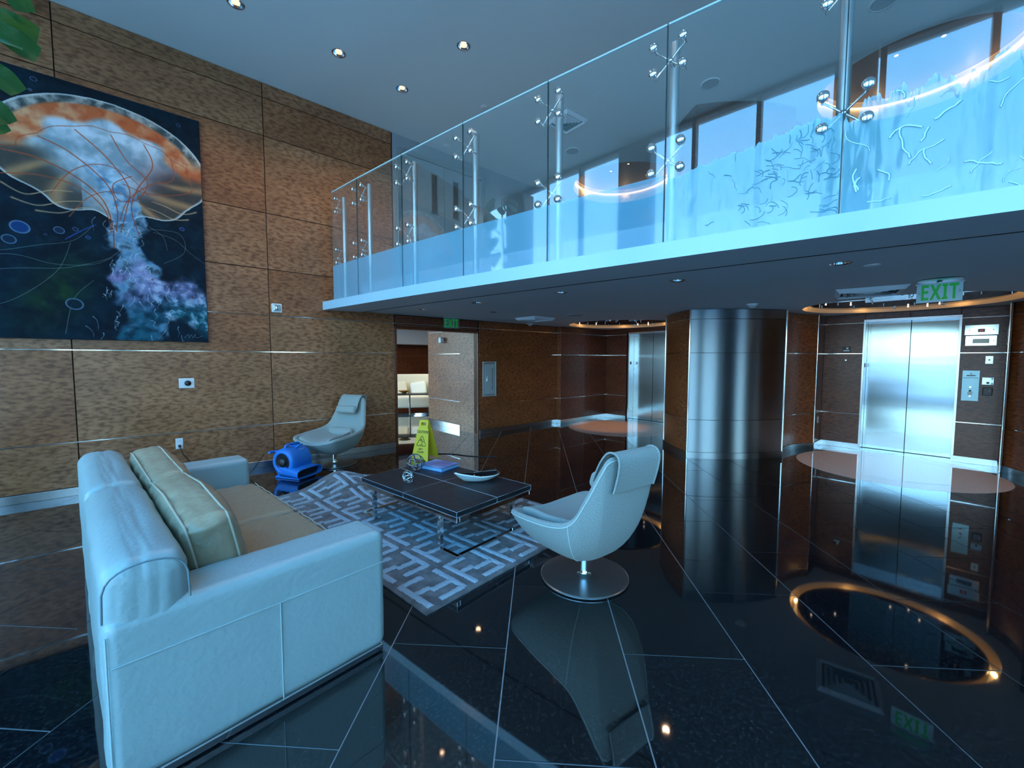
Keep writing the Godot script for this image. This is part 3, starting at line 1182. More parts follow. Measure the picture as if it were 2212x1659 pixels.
func build_coves() -> void:
	for e in [["right", LOBBY_R], ["left", LOBBY_L]]:
		var c: Vector2 = e[1]
		# lower ring: black mirror dome with small lamps, warm cove round it
		var o := thing("cove_ceiling_light", "round black mirrored ceiling recess ringed by warm light, %s lift lobby downstairs" % e[0], "ceiling light", Vector3(c.x, SOFFIT, c.y), 0.0, "lit round recesses over the lift lobbies")
		var g := Geo.new()
		g.lathe([Vector2(0, 0.07), Vector2(1.00, 0.07), Vector2(1.02, 0.06), Vector2(1.02, 0.045), Vector2(0.99, 0.04), Vector2(0, 0.04)], 72, Vector3.ZERO, Basis(), true)
		part(o, "mirror_disc", g, M.mirror_black)
		g = Geo.new()
		var ring := []
		for k in 72:
			ring.append(Vector3(cos(TAU * k / 72) * 1.04, 0.16, sin(TAU * k / 72) * 1.04))
		g.tube(ring, 0.02, 8, true)
		part(o, "light_strip", g, M.cove_light_lower)
		rng.seed = 5
		for k in 26:
			var rr := 0.90 * sqrt(rng.randf())
			var a := rng.randf() * TAU
			var at := Vector3(cos(a) * rr, 0.0, sin(a) * rr)
			g = Geo.new()
			g.tube([at + Vector3(0, 0.041, 0), at + Vector3(0, 0.032, 0)], 0.006, 8)
			g.lathe([Vector2(0, -0.010), Vector2(0.008, -0.007), Vector2(0.012, 0.0), Vector2(0.008, 0.008), Vector2(0, 0.01)], 10, at + Vector3(0, 0.024, 0))
			part(o, "mirror_stud", g, M.chrome if k % 5 else M.lamp_small)
		for k in 6:
			var a := TAU * k / 6.0
			lamp_omni(Vector3(c.x + cos(a) * 1.06, SOFFIT + 0.14, c.y + sin(a) * 1.06), lin(1.0, 0.60, 0.24), 0.04, 0.03)
		# upper ring
		var u := thing("cove_ceiling_light", "large brown round ceiling recess rimmed with glowing warm strip, above %s lobby upstairs" % e[0], "ceiling light", Vector3(c.x, CEIL, c.y), 0.0, "lit round recesses over the upper floor")
		g = Geo.new()
		g.lathe([Vector2(0, 0.30), Vector2(1.02, 0.30), Vector2(1.02, 0.285), Vector2(0, 0.285)], 64, Vector3.ZERO, Basis(), true)
		part(u, "recess_panel", g, M.brown_recess)
		g = Geo.new()
		ring = []
		for k in 72:
			ring.append(Vector3(cos(TAU * k / 72) * 1.025, 0.19, sin(TAU * k / 72) * 1.025))
		g.tube(ring, 0.016, 8, true)
		part(u, "light_strip", g, M.cove_light_upper)
		for q in [Vector2(0.27, 0.59), Vector2(-0.17, 0.63), Vector2(-0.17, 0.19), Vector2(0.27, 0.2)]:
			g = Geo.new()
			g.lathe([Vector2(0.05, 0.0), Vector2(0.05, -0.006), Vector2(0.04, -0.008), Vector2(0.036, 0.0)], 20, Vector3(q.x, 0.284, q.y))
			var tr := part(u, "downlight_trim", g, M.black_metal)
			g = Geo.new()
			g.cyl(Vector3(q.x, 0.281, q.y), 0.022, 0.006, 14)
			part(tr, "bulb", g, M.lamp_warm)
		for k in 6:
			var a := TAU * k / 6.0
			lamp_omni(Vector3(c.x + cos(a) * 0.98, CEIL + 0.16, c.y + sin(a) * 0.98), lin(1.0, 0.68, 0.34), 0.02, 0.03)


func downlight(at: Vector3, r: float, label: String, group: String, energy: float, angle: float) -> void:
	var o := thing("downlight", label, "ceiling light", at, 0.0, group)
	var g := Geo.new()
	g.lathe([Vector2(r - 0.004, 0.006), Vector2(r + 0.004, 0.0), Vector2(r + 0.012, -0.003), Vector2(r + 0.014, 0.0005)], 28)
	part(o, "trim_ring", g, M.steel)
	g = Geo.new()
	g.lathe([Vector2(r - 0.004, 0.004), Vector2(r * 0.75, 0.05), Vector2(r * 0.45, 0.085)], 24)
	part(o, "reflector", g, M.chrome)
	g = Geo.new()
	g.lathe([Vector2(0, 0.020), Vector2(r * 0.42, 0.024), Vector2(r * 0.5, 0.05), Vector2(0, 0.06)], 18)
	part(o, "bulb", g, M.lamp_warm)
	lamp_spot(at + Vector3(0, 0.012, 0), Vector3.DOWN, lin(1.0, 0.62, 0.36), energy, angle, 0.03)


func build_ceiling_items() -> void:
	var ul := upper_lights()
	var un := ["nearest the fig tree along the wood wall", "second along the wood wall", "third along the wood wall, nearest the mezzanine", "fourth, farther from the wood wall", "over the coffee table", "over the cream chair", "over the middle of the hall", "just behind the glass railing", "over the left end of the sofa"]
	for i in ul.size():
		downlight(Vector3(ul[i].x, CEIL, ul[i].y), 0.07, "small round recessed spotlight in the high ceiling, " + un[i], "recessed spotlights in the high ceiling", 1.0 if i < 4 or i == 8 else 0.6, 62.0)
	var ll := lower_lights()
	var ln := ["nearest the exit sign", "second from the exit sign", "middle of the row", "second from the wood wall", "nearest the wood wall"]
	for i in ll.size():
		downlight(Vector3(ll[i].x, SOFFIT, ll[i].y), 0.065, "round recessed spotlight under the mezzanine, " + ln[i], "recessed spotlights under the mezzanine", 0.12, 60.0)
	# warm wash over the lobbies comes from lamps in the recesses
	lamp_spot(Vector3(LOBBY_L.x - 0.25, SOFFIT + 0.02, LOBBY_L.y), Vector3.DOWN, lin(1.0, 0.52, 0.24), 3.0, 24.0, 0.03)
	lamp_spot(Vector3(LOBBY_R.x, SOFFIT + 0.02, LOBBY_R.y), Vector3.DOWN, lin(1.0, 0.72, 0.55), 1.2, 38.0, 0.03)
	# ceiling loudspeakers upstairs
	for s in [[Vector2(-2.62, -5.93), "behind the sixth glass pane"], [Vector2(-5.07, -5.92), "behind the fifth glass pane"], [Vector2(-0.85, -5.98), "at the top right edge"]]:
		var o := thing("ceiling_speaker", "round flush grey speaker grille in the upper ceiling, " + s[1], "speaker", Vector3(s[0].x, CEIL, s[0].y), 0.0, "speakers in the upper ceiling")
		var g := Geo.new()
		g.lathe([Vector2(0.13, 0.0), Vector2(0.128, -0.008), Vector2(0.112, -0.010), Vector2(0.11, -0.006)], 36)
		part(o, "rim", g, M.ceiling_paint)
		g = Geo.new()
		g.lathe([Vector2(0, -0.007), Vector2(0.11, -0.006)], 36)
		part(o, "grille", g, M.grey_paint)
	var sp := thing("ceiling_speaker", "flat round cover plate under the mezzanine near the left lift", "speaker", Vector3(-4.70, SOFFIT, -5.58))
	var sg := Geo.new()
	sg.lathe([Vector2(0.15, 0.0), Vector2(0.148, -0.010), Vector2(0.0, -0.013)], 36)
	part(sp, "grille", sg, M.grey_paint)
	# small round covers
	for s in [[Vector3(-5.09, CEIL, -3.92), "small round white sprinkler cover in the upper ceiling behind the glass"], [Vector3(-6.42, CEIL, -4.10), "small round white cover in the upper ceiling near the wood wall"], [Vector3(-0.615, SOFFIT, -4.43), "small round sprinkler cover beside the spotlight near the exit sign"], [Vector3(-5.28, SOFFIT, -4.24), "small dark round cover under the mezzanine near the doorway"]]:
		var o := thing("sprinkler_cover", s[1], "sprinkler", s[0])
		var g := Geo.new()
		g.lathe([Vector2(0.055, 0.0), Vector2(0.054, -0.006), Vector2(0.0, -0.009)], 28)
		part(o, "cap", g, M.white_paint if s[0].y > 3 or s[0].x > -1 else M.mullion)
	# smoke detectors
	for s in [[Vector2(-6.46, -6.20), "near the left lift lobby"], [Vector2(-2.12, -6.30), "in front of the steel column"]]:
		var o := thing("smoke_detector", "white stepped smoke detector under the mezzanine " + s[1], "smoke detector", Vector3(s[0].x, SOFFIT, s[0].y), 0.0, "smoke detectors")
		var g := Geo.new()
		g.lathe([Vector2(0.075, 0.0), Vector2(0.075, -0.012), Vector2(0.062, -0.016)], 28, Vector3.ZERO, Basis(), true)
		part(o, "base", g, M.white_plastic)
		g = Geo.new()
		g.lathe([Vector2(0.055, -0.014), Vector2(0.052, -0.028), Vector2(0.038, -0.036), Vector2(0.036, -0.048), Vector2(0.0, -0.052)], 28)
		part(o, "head", g, M.white_plastic)
		g = Geo.new()
		g.lathe([Vector2(0.047, -0.030), Vector2(0.044, -0.036)], 28)
		part(o, "vent_slot", g, M.black_plastic)
	# air diffusers
	air_vent(Vector3(-0.85, SOFFIT, -6.03), 0.30, deg_to_rad(12), "square metal air diffuser hanging at the right, near the exit sign")
	air_vent(Vector3(-5.51, SOFFIT, -5.42), 0.27, deg_to_rad(0), "square metal air diffuser near the left lift lobby")
	air_vent(Vector3(-4.52, CEIL, -5.13), 0.24, deg_to_rad(-3), "square louvred air diffuser in the upper ceiling behind the glass")


func air_vent(at: Vector3, h: float, turn: float, label: String) -> void:
	var o := thing("air_diffuser", label, "vent", at, turn, "square ceiling air diffusers")
	var g := Geo.new()
	for k in 4:
		var b := Basis(Vector3.UP, k * PI / 2)
		g.poly([b * Vector3(-h, -0.001, -h), b * Vector3(h, -0.001, -h), b * Vector3(h - 0.035, -0.045, -h + 0.035), b * Vector3(-h + 0.035, -0.045, -h + 0.035)], b * Vector3(0, -1, -1))
		g.poly([b * Vector3(-h + 0.035, -0.045, -h + 0.035), b * Vector3(h - 0.035, -0.045, -h + 0.035), b * Vector3(h - 0.055, -0.02, -h + 0.055), b * Vector3(-h + 0.055, -0.02, -h + 0.055)], b * Vector3(0, -1, 1))
	part(o, "frame", g, M.white_paint)
	for s in 4:
		var q := h - 0.075 - s * (h - 0.09) / 4.0
		g = Geo.new()
		for k in 4:
			var b := Basis(Vector3.UP, k * PI / 2)
			g.poly([b * Vector3(-q, -0.008, -q), b * Vector3(q, -0.008, -q), b * Vector3(q - 0.03, -0.04, -q + 0.03), b * Vector3(-q + 0.03, -0.04, -q + 0.03)], b * Vector3(0, -1, -1))
		part(o, "louvre", g, M.white_paint)
	g = Geo.new()
	g.box(Vector3(0, -0.004, 0), Vector3(h * 1.8, 0.006, h * 1.8))
	part(o, "backing", g, M.mullion)


func text_part(parent: Node, called: String, words: String, height: float, at: Vector3, b: Basis, m: Material, depth := 0.002, stretch := 1.0) -> MeshInstance3D:
	var t := TextMesh.new()
	var f := SystemFont.new()
	f.font_names = PackedStringArray(["Droid Sans"])
	f.font_weight = 700
	t.font = f
	t.text = words
	t.font_size = 32
	t.pixel_size = height / 23.0
	t.depth = depth
	t.curve_step = 1.0
	var o := MeshInstance3D.new()
	o.name = called
	o.mesh = t
	o.material_override = m
	parent.add_child(o, true)
	o.transform = Transform3D(b.scaled_local(Vector3(stretch, 1, 1)), at)
	return o


func build_signs() -> void:
	var o := thing("exit_sign", "large glass exit sign with green letters hanging at the right", "exit sign", Vector3(-0.29, SOFFIT, -5.70), 0.0, "green exit signs")
	var g := Geo.new()
	g.box(Vector3(0, -0.122, 0), Vector3(0.31, 0.18, 0.008), 0.001)
	part(o, "plate", g, M.exit_plate)
	g = Geo.new()
	g.box(Vector3(0, -0.03, 0), Vector3(0.33, 0.012, 0.02), 0.002)
	part(o, "top_bar", g, M.steel)
	g = Geo.new()
	g.lathe([Vector2(0.16, 0.0), Vector2(0.155, -0.010), Vector2(0.02, -0.016), Vector2(0.02, -0.03)], 36)
	part(o, "canopy", g, M.steel_satin)
	text_part(o, "lettering", "EXIT", 0.145, Vector3(0, -0.120, 0.005), Basis(), M.exit_green, 0.003, 0.62)
	for s in [-1.0, 1.0]:
		g = Geo.new()
		g.box(Vector3(s * 0.135, -0.113, 0.005), Vector3(0.02, 0.003, 0.002), 0.0, Basis(Vector3(0, 0, 1), s * -0.7))
		g.box(Vector3(s * 0.135, -0.126, 0.005), Vector3(0.02, 0.003, 0.002), 0.0, Basis(Vector3(0, 0, 1), s * 0.7))
		part(o, "arrow", g, M.mullion)
	# over the doorway
	var e := thing("exit_sign", "small green exit sign mounted above the bright doorway", "exit sign", Vector3(WX + 0.12, SOFFIT, -4.25), 0.0, "green exit signs")
	var b := Basis(Vector3.UP, PI / 2 - 0.25)
	g = Geo.new()
	g.box(b * Vector3(0, -0.105, 0), Vector3(0.30, 0.185, 0.006), 0.001, b)
	var gp := mat("exit_clear", Color(0.6, 0.75, 0.78, 0.18), 0.05)
	gp.transparency = BaseMaterial3D.TRANSPARENCY_ALPHA
	part(e, "plate", g, gp)
	g = Geo.new()
	g.box(b * Vector3(0, -0.006, 0), Vector3(0.32, 0.012, 0.03), 0.002, b)
	part(e, "top_bar", g, M.steel)
	text_part(e, "lettering", "EXIT", 0.15, b * Vector3(0, -0.105, 0.004), b, M.exit_green, 0.003, 0.62)


func build_wall_items() -> void:
	# strobe, dial switch, socket on the wood wall (local +z faces the room)
	var face := PI / 2
	var o := thing("alarm_strobe", "white square alarm strobe on the wood wall left of the mezzanine edge", "alarm", Vector3(WX, 2.257, -1.39), face)
	var g := Geo.new()
	g.box(Vector3(0, 0, 0.012), Vector3(0.13, 0.125, 0.024), 0.006)
	part(o, "housing", g, M.white_plastic)
	g = Geo.new()
	g.box(Vector3(0, 0, 0.032), Vector3(0.085, 0.085, 0.018), 0.01)
	part(o, "bezel", g, M.steel_satin)
	g = Geo.new()
	g.soft(Vector3(0, 0, 0.045), Vector3(0.045, 0.05, 0.02), 0.009, 4)
	part(o, "lens", g, M.chrome)
	o = thing("dial_switch", "white wall plate with black round knob right below the painting", "switch", Vector3(WX, 1.226, -0.344), face)
	g = Geo.new()
	g.box(Vector3(0, 0, 0.004), Vector3(0.155, 0.125, 0.008), 0.003)
	part(o, "plate", g, M.white_plastic)
	g = Geo.new()
	g.lathe([Vector2(0.034, 0.0), Vector2(0.034, 0.012), Vector2(0.029, 0.02), Vector2(0.0, 0.022)], 28, Vector3(0.01, 0, 0.008), Basis(Vector3.RIGHT, Vector3(0, 0, 1), Vector3(0, -1, 0)))
	var kn := part(o, "knob", g, M.black_plastic)
	g = Geo.new()
	g.box(Vector3(0.012, 0, 0.034), Vector3(0.012, 0.05, 0.012), 0.003)
	part(kn, "grip", g, M.black_plastic)
	o = thing("wall_socket", "white wall socket with a black plug low on the wood wall", "socket", Vector3(WX, 0.463, -0.243), face)
	g = Geo.new()
	g.box(Vector3(0, 0, 0.004), Vector3(0.075, 0.135, 0.008), 0.003)
	part(o, "plate", g, M.white_plastic)
	for s in [-1.0, 1.0]:
		g = Geo.new()
		g.box(Vector3(0, s * 0.03, 0.0085), Vector3(0.042, 0.042, 0.003), 0.001)
		part(o, "outlet", g, M.trim_white)
		for q in [-1.0, 1.0]:
			g = Geo.new()
			g.box(Vector3(q * 0.008, s * 0.03 + 0.004, 0.0102), Vector3(0.003, 0.012, 0.001))
			part(o, "slot", g, M.black_plastic)
	o = thing("power_cord", "thin black power cord from the wall socket to the blue blower", "cord", Vector3.ZERO)
	g = Geo.new()
	g.box(Vector3(WX + 0.03, 0.435, -0.243), Vector3(0.04, 0.03, 0.028), 0.005)
	part(o, "plug", g, M.black_plastic)
	var path := []
	var keys := [Vector3(WX + 0.05, 0.43, -0.245), Vector3(WX + 0.08, 0.34, -0.27), Vector3(WX + 0.07, 0.20, -0.36), Vector3(WX + 0.10, 0.05, -0.50), Vector3(WX + 0.2, 0.012, -0.66), Vector3(WX + 0.34, 0.012, -0.82), Vector3(WX + 0.42, 0.05, -0.93), Vector3(WX + 0.50, 0.20, -1.02), Vector3(WX + 0.58, 0.30, -1.07)]
	for i in keys.size() - 1:
		for k in 5:
			path.append(keys[i].cubic_interpolate(keys[i + 1], keys[maxi(i - 1, 0)], keys[mini(i + 2, keys.size() - 1)], k / 5.0))
	path.append(keys[-1])
	g = Geo.new()
	g.tube(path, 0.006, 6)
	part(o, "cable", g, M.black_plastic)
	# extinguisher cabinet
	o = thing("extinguisher_cabinet", "flat grey steel fire extinguisher cabinet with vertical lettering beside the doorway", "cabinet", Vector3(WX, 1.125, -5.235), face)
	var face_m := mat("cabinet_paint", lin(0.40, 0.50, 0.54), 0.35, 0.4)
	for s in [[Vector3(-0.16, 0, 0.012), Vector3(0.028, 0.715, 0.024)], [Vector3(0.16, 0, 0.012), Vector3(0.028, 0.715, 0.024)], [Vector3(0, 0.343, 0.012), Vector3(0.292, 0.028, 0.024)], [Vector3(0, -0.343, 0.012), Vector3(0.292, 0.028, 0.024)]]:
		g = Geo.new()
		g.box(s[0], s[1], 0.003)
		part(o, "frame", g, face_m)
	g = Geo.new()
	g.box(Vector3(0, 0, 0.006), Vector3(0.28, 0.64, 0.012), 0.004)
	var dr := part(o, "door", g, face_m)
	g = Geo.new()
	g.box(Vector3(0, 0, 0.013), Vector3(0.24, 0.60, 0.006), 0.002)
	part(dr, "door_panel", g, mat("cabinet_panel", lin(0.46, 0.58, 0.62), 0.35, 0.3))
	g = Geo.new()
	g.tube([Vector3(-0.075, 0.05, 0.016), Vector3(-0.075, 0.05, 0.034), Vector3(-0.09, -0.05, 0.034), Vector3(-0.09, -0.05, 0.016)], 0.006, 8)
	part(dr, "handle", g, M.steel)
	text_part(o, "lettering", "FIRE EXTINGUISHER", 0.034, Vector3(0.075, 0.0, 0.0165), Basis(Vector3(0, 0, 1), PI / 2), M.mullion, 0.001, 1.0)
	# things round the right lift
	var z := EZ
	o = thing("lift_indicator", "steel lift position plate with small red display, upper of the pair", "indicator", Vector3(-0.007, 1.965, z), 0.0, "lift plates right of the lift")
	g = Geo.new()
	g.box(Vector3(0, 0, 0.004), Vector3(0.325, 0.143, 0.008), 0.002)
	part(o, "plate", g, M.steel_bright)
	g = Geo.new()
	g.box(Vector3(0, -0.01, 0.0085), Vector3(0.07, 0.05, 0.003), 0.001)
	var ds := part(o, "display", g, mat("display_red", lin(0.10, 0.012, 0.02), 0.15))
	text_part(ds, "digits", "01", 0.022, Vector3(0, -0.01, 0.0105), Basis(), glow("digit_red_light", lin(0.6, 0.04, 0.06), 0.8), 0.0006)
	for s in [-1.0, 1.0]:
		g = Geo.new()
		g.cyl(Vector3(s * 0.115, 0, 0.0085), 0.006, 0.002, 12, Basis(Vector3.RIGHT, Vector3(0, 0, 1), Vector3(0, -1, 0)))
		part(o, "screw", g, M.mullion)
	o = thing("lift_indicator", "steel plate with a blank dark window, lower of the pair", "indicator", Vector3(-0.006, 1.808, z), 0.0, "lift plates right of the lift")
	g = Geo.new()
	g.box(Vector3(0, 0, 0.004), Vector3(0.302, 0.143, 0.008), 0.002)
	part(o, "plate", g, M.steel_bright)
	g = Geo.new()
	g.box(Vector3(0, -0.005, 0.0085), Vector3(0.16, 0.066, 0.003), 0.001)
	part(o, "window", g, mat("dark_window", lin(0.03, 0.05, 0.06), 0.05))
	for s in [-1.0, 1.0]:
		g = Geo.new()
		g.cyl(Vector3(s * 0.12, 0, 0.0085), 0.006, 0.002, 12, Basis(Vector3.RIGHT, Vector3(0, 0, 1), Vector3(0, -1, 0)))
		part(o, "screw", g, M.mullion)
	o = thing("lift_call_panel", "tall grey steel lift call panel with round button", "call panel", Vector3(-0.078, 1.151, z))
	g = Geo.new()
	g.box(Vector3(0, 0, 0.004), Vector3(0.172, 0.448, 0.008), 0.002)
	part(o, "plate", g, mat("panel_green_grey", lin(0.26, 0.40, 0.44), 0.25, 0.6))
	for q in [[0.175, 0.02, 0.012], [0.15, 0.09, 0.014], [0.115, 0.15, 0.006]]:
		g = Geo.new()
		g.box(Vector3(0, q[0], 0.0085), Vector3(q[1], q[2], 0.001))
		part(o, "engraving", g, M.mullion)
	var turned := Basis(Vector3.RIGHT, Vector3(0, 0, 1), Vector3(0, -1, 0))
	for q in [[-0.02, 0.014, "chrome"], [-0.075, 0.014, "mullion"], [-0.112, 0.025, "white_plastic"], [-0.152, 0.013, "chrome"]]:
		g = Geo.new()
		g.cyl(Vector3(0, q[0], 0.011), q[1], 0.008, 20, turned, 0.002)
		part(o, "button", g, M[q[2]])
	o = thing("key_plate", "small steel plate with one keyhole below the lift indicators", "switch plate", Vector3(0.087, 1.530, z))
	g = Geo.new()
	g.box(Vector3(0, 0, 0.003), Vector3(0.075, 0.112, 0.006), 0.002)
	part(o, "plate", g, M.steel)
	g = Geo.new()
	g.cyl(Vector3(0, 0, 0.007), 0.01, 0.004, 14, turned)
	part(o, "keyhole", g, M.black_plastic)
	o = thing("lock_box", "small silver lock plate with four bolts beside the call panel", "lock", Vector3(0.088, 1.225, z))
	g = Geo.new()
	g.box(Vector3(0, 0, 0.008), Vector3(0.118, 0.108, 0.016), 0.004)
	part(o, "plate", g, M.steel_bright)
	for sx in [-1.0, 1.0]:
		for sy in [-1.0, 1.0]:
			g = Geo.new()
			g.cyl(Vector3(sx * 0.04, sy * 0.035, 0.019), 0.011, 0.008, 14, turned, 0.002)
			part(o, "bolt", g, M.chrome)
	g = Geo.new()
	g.cyl(Vector3(0, -0.025, 0.019), 0.016, 0.008, 16, turned, 0.002)
	part(o, "keyhole", g, M.black_plastic)
	o = thing("card_reader", "small black card reader under the lock plate", "card reader", Vector3(0.09, 1.075, z))
	g = Geo.new()
	g.box(Vector3(0, 0, 0.012), Vector3(0.095, 0.115, 0.024), 0.006)
	part(o, "housing", g, M.black_plastic)
	g = Geo.new()
	g.box(Vector3(0, 0, 0.026), Vector3(0.08, 0.07, 0.006), 0.002)
	part(o, "reader_face", g, mat("reader_grey", lin(0.06, 0.07, 0.085), 0.4))
	g = Geo.new()
	g.cyl(Vector3(0.018, 0.012, 0.030), 0.004, 0.002, 10, turned)
	part(o, "indicator_light", g, glow("red_light", lin(0.9, 0.25, 0.25), 1.0))
	o = thing("floor_sign", "small black and white plaque left of the right lift", "plaque", Vector3(-1.534, 1.706, z))
	g = Geo.new()
	g.box(Vector3(0, 0, 0.004), Vector3(0.112, 0.097, 0.008), 0.002)
	part(o, "plate", g, M.black_plastic)
	g = Geo.new()
	g.box(Vector3(0.012, 0.018, 0.0085), Vector3(0.03, 0.03, 0.001))
	g.box(Vector3(0, -0.022, 0.0085), Vector3(0.085, 0.02, 0.001))
	part(o, "print", g, M.white_plastic)
	o = thing("fire_key_switch", "small brown plate with round key switch left of the right lift", "switch plate", Vector3(-1.535, 1.522, z))
	g = Geo.new()
	g.box(Vector3(0, 0, 0.003), Vector3(0.08, 0.112, 0.006), 0.002)
	part(o, "plate", g, mat("brown_plate", lin(0.10, 0.05, 0.045), 0.3, 0.4))
	g = Geo.new()
	g.cyl(Vector3(0, 0, 0.008), 0.012, 0.006, 16, turned, 0.001)
	part(o, "keyhole", g, M.steel)
	o = thing("wall_socket", "slim white socket low on the side of the right lift niche", "socket", Vector3(-1.85, 0.47, -8.83), PI / 2)
	g = Geo.new()
	g.box(Vector3(0, 0, 0.004), Vector3(0.06, 0.115, 0.008), 0.003)
	part(o, "plate", g, M.white_plastic)
	for s in [-1.0, 1.0]:
		g = Geo.new()
		g.box(Vector3(0, s * 0.025, 0.0085), Vector3(0.034, 0.034, 0.002), 0.001)
		part(o, "outlet", g, M.trim_white)
	o = thing("alarm_plate", "small red alarm plate on the wall left of the left lift", "alarm", Vector3(-6.20, 1.49, z))
	g = Geo.new()
	g.box(Vector3(0, 0, 0.01), Vector3(0.07, 0.10, 0.02), 0.004)
	part(o, "housing", g, mat("alarm_red", lin(0.22, 0.03, 0.035), 0.4))
	g = Geo.new()
	g.cyl(Vector3(0.005, 0, 0.022), 0.018, 0.006, 16, turned, 0.002)
	part(o, "button", g, mat("alarm_dark", lin(0.05, 0.01, 0.012), 0.4))
	# camera on the passage wall
	o = thing("wall_camera", "small white camera box high on the bright passage wall", "camera", Vector3(-7.95, 1.95, -4.95))
	g = Geo.new()
	g.box(Vector3(0, 0, 0.05), Vector3(0.10, 0.12, 0.10), 0.01)
	part(o, "housing", g, M.white_plastic)
	g = Geo.new()
	g.cyl(Vector3(0.07, 0.02, 0.05), 0.022, 0.05, 14, Basis(Vector3(0, 0, 1), PI / 2), 0.004)
	part(o, "lamp_head", g, M.steel_satin)
	# double door upstairs
	var dd := structure("door_3")
	dd.set_meta("label", "grey double door with two narrow windows upstairs on the left wall")
	solid(dd, "frame", Vector3(WX, 2.75, -3.33), Vector3(WX + 0.03, 5.10, -3.26), M.steel_satin, 0.003)
	solid(dd, "frame", Vector3(WX, 2.75, -5.12), Vector3(WX + 0.03, 5.10, -5.05), M.steel_satin, 0.003)
	solid(dd, "frame", Vector3(WX, 5.03, -5.05), Vector3(WX + 0.03, 5.10, -3.33), M.steel_satin, 0.003)
	for d in [[-3.34, -4.185, -3.975], [-4.195, -5.045, -4.43]]:
		var lf := solid(dd, "door_leaf", Vector3(WX, 2.76, d[1]), Vector3(WX + 0.018, 5.025, d[0]), M.grey_paint, 0.002)
		g = Geo.new()
		g.box(Vector3(WX + 0.02, 4.50, d[2]), Vector3(0.012, 0.72, 0.15), 0.002)
		part(lf, "window_frame", g, M.steel)
		g = Geo.new()
		g.box(Vector3(WX + 0.027, 4.50, d[2]), Vector3(0.004, 0.66, 0.10))
		part(lf, "window_pane", g, mat("door_pane", lin(0.07, 0.03, 0.02), 0.05))


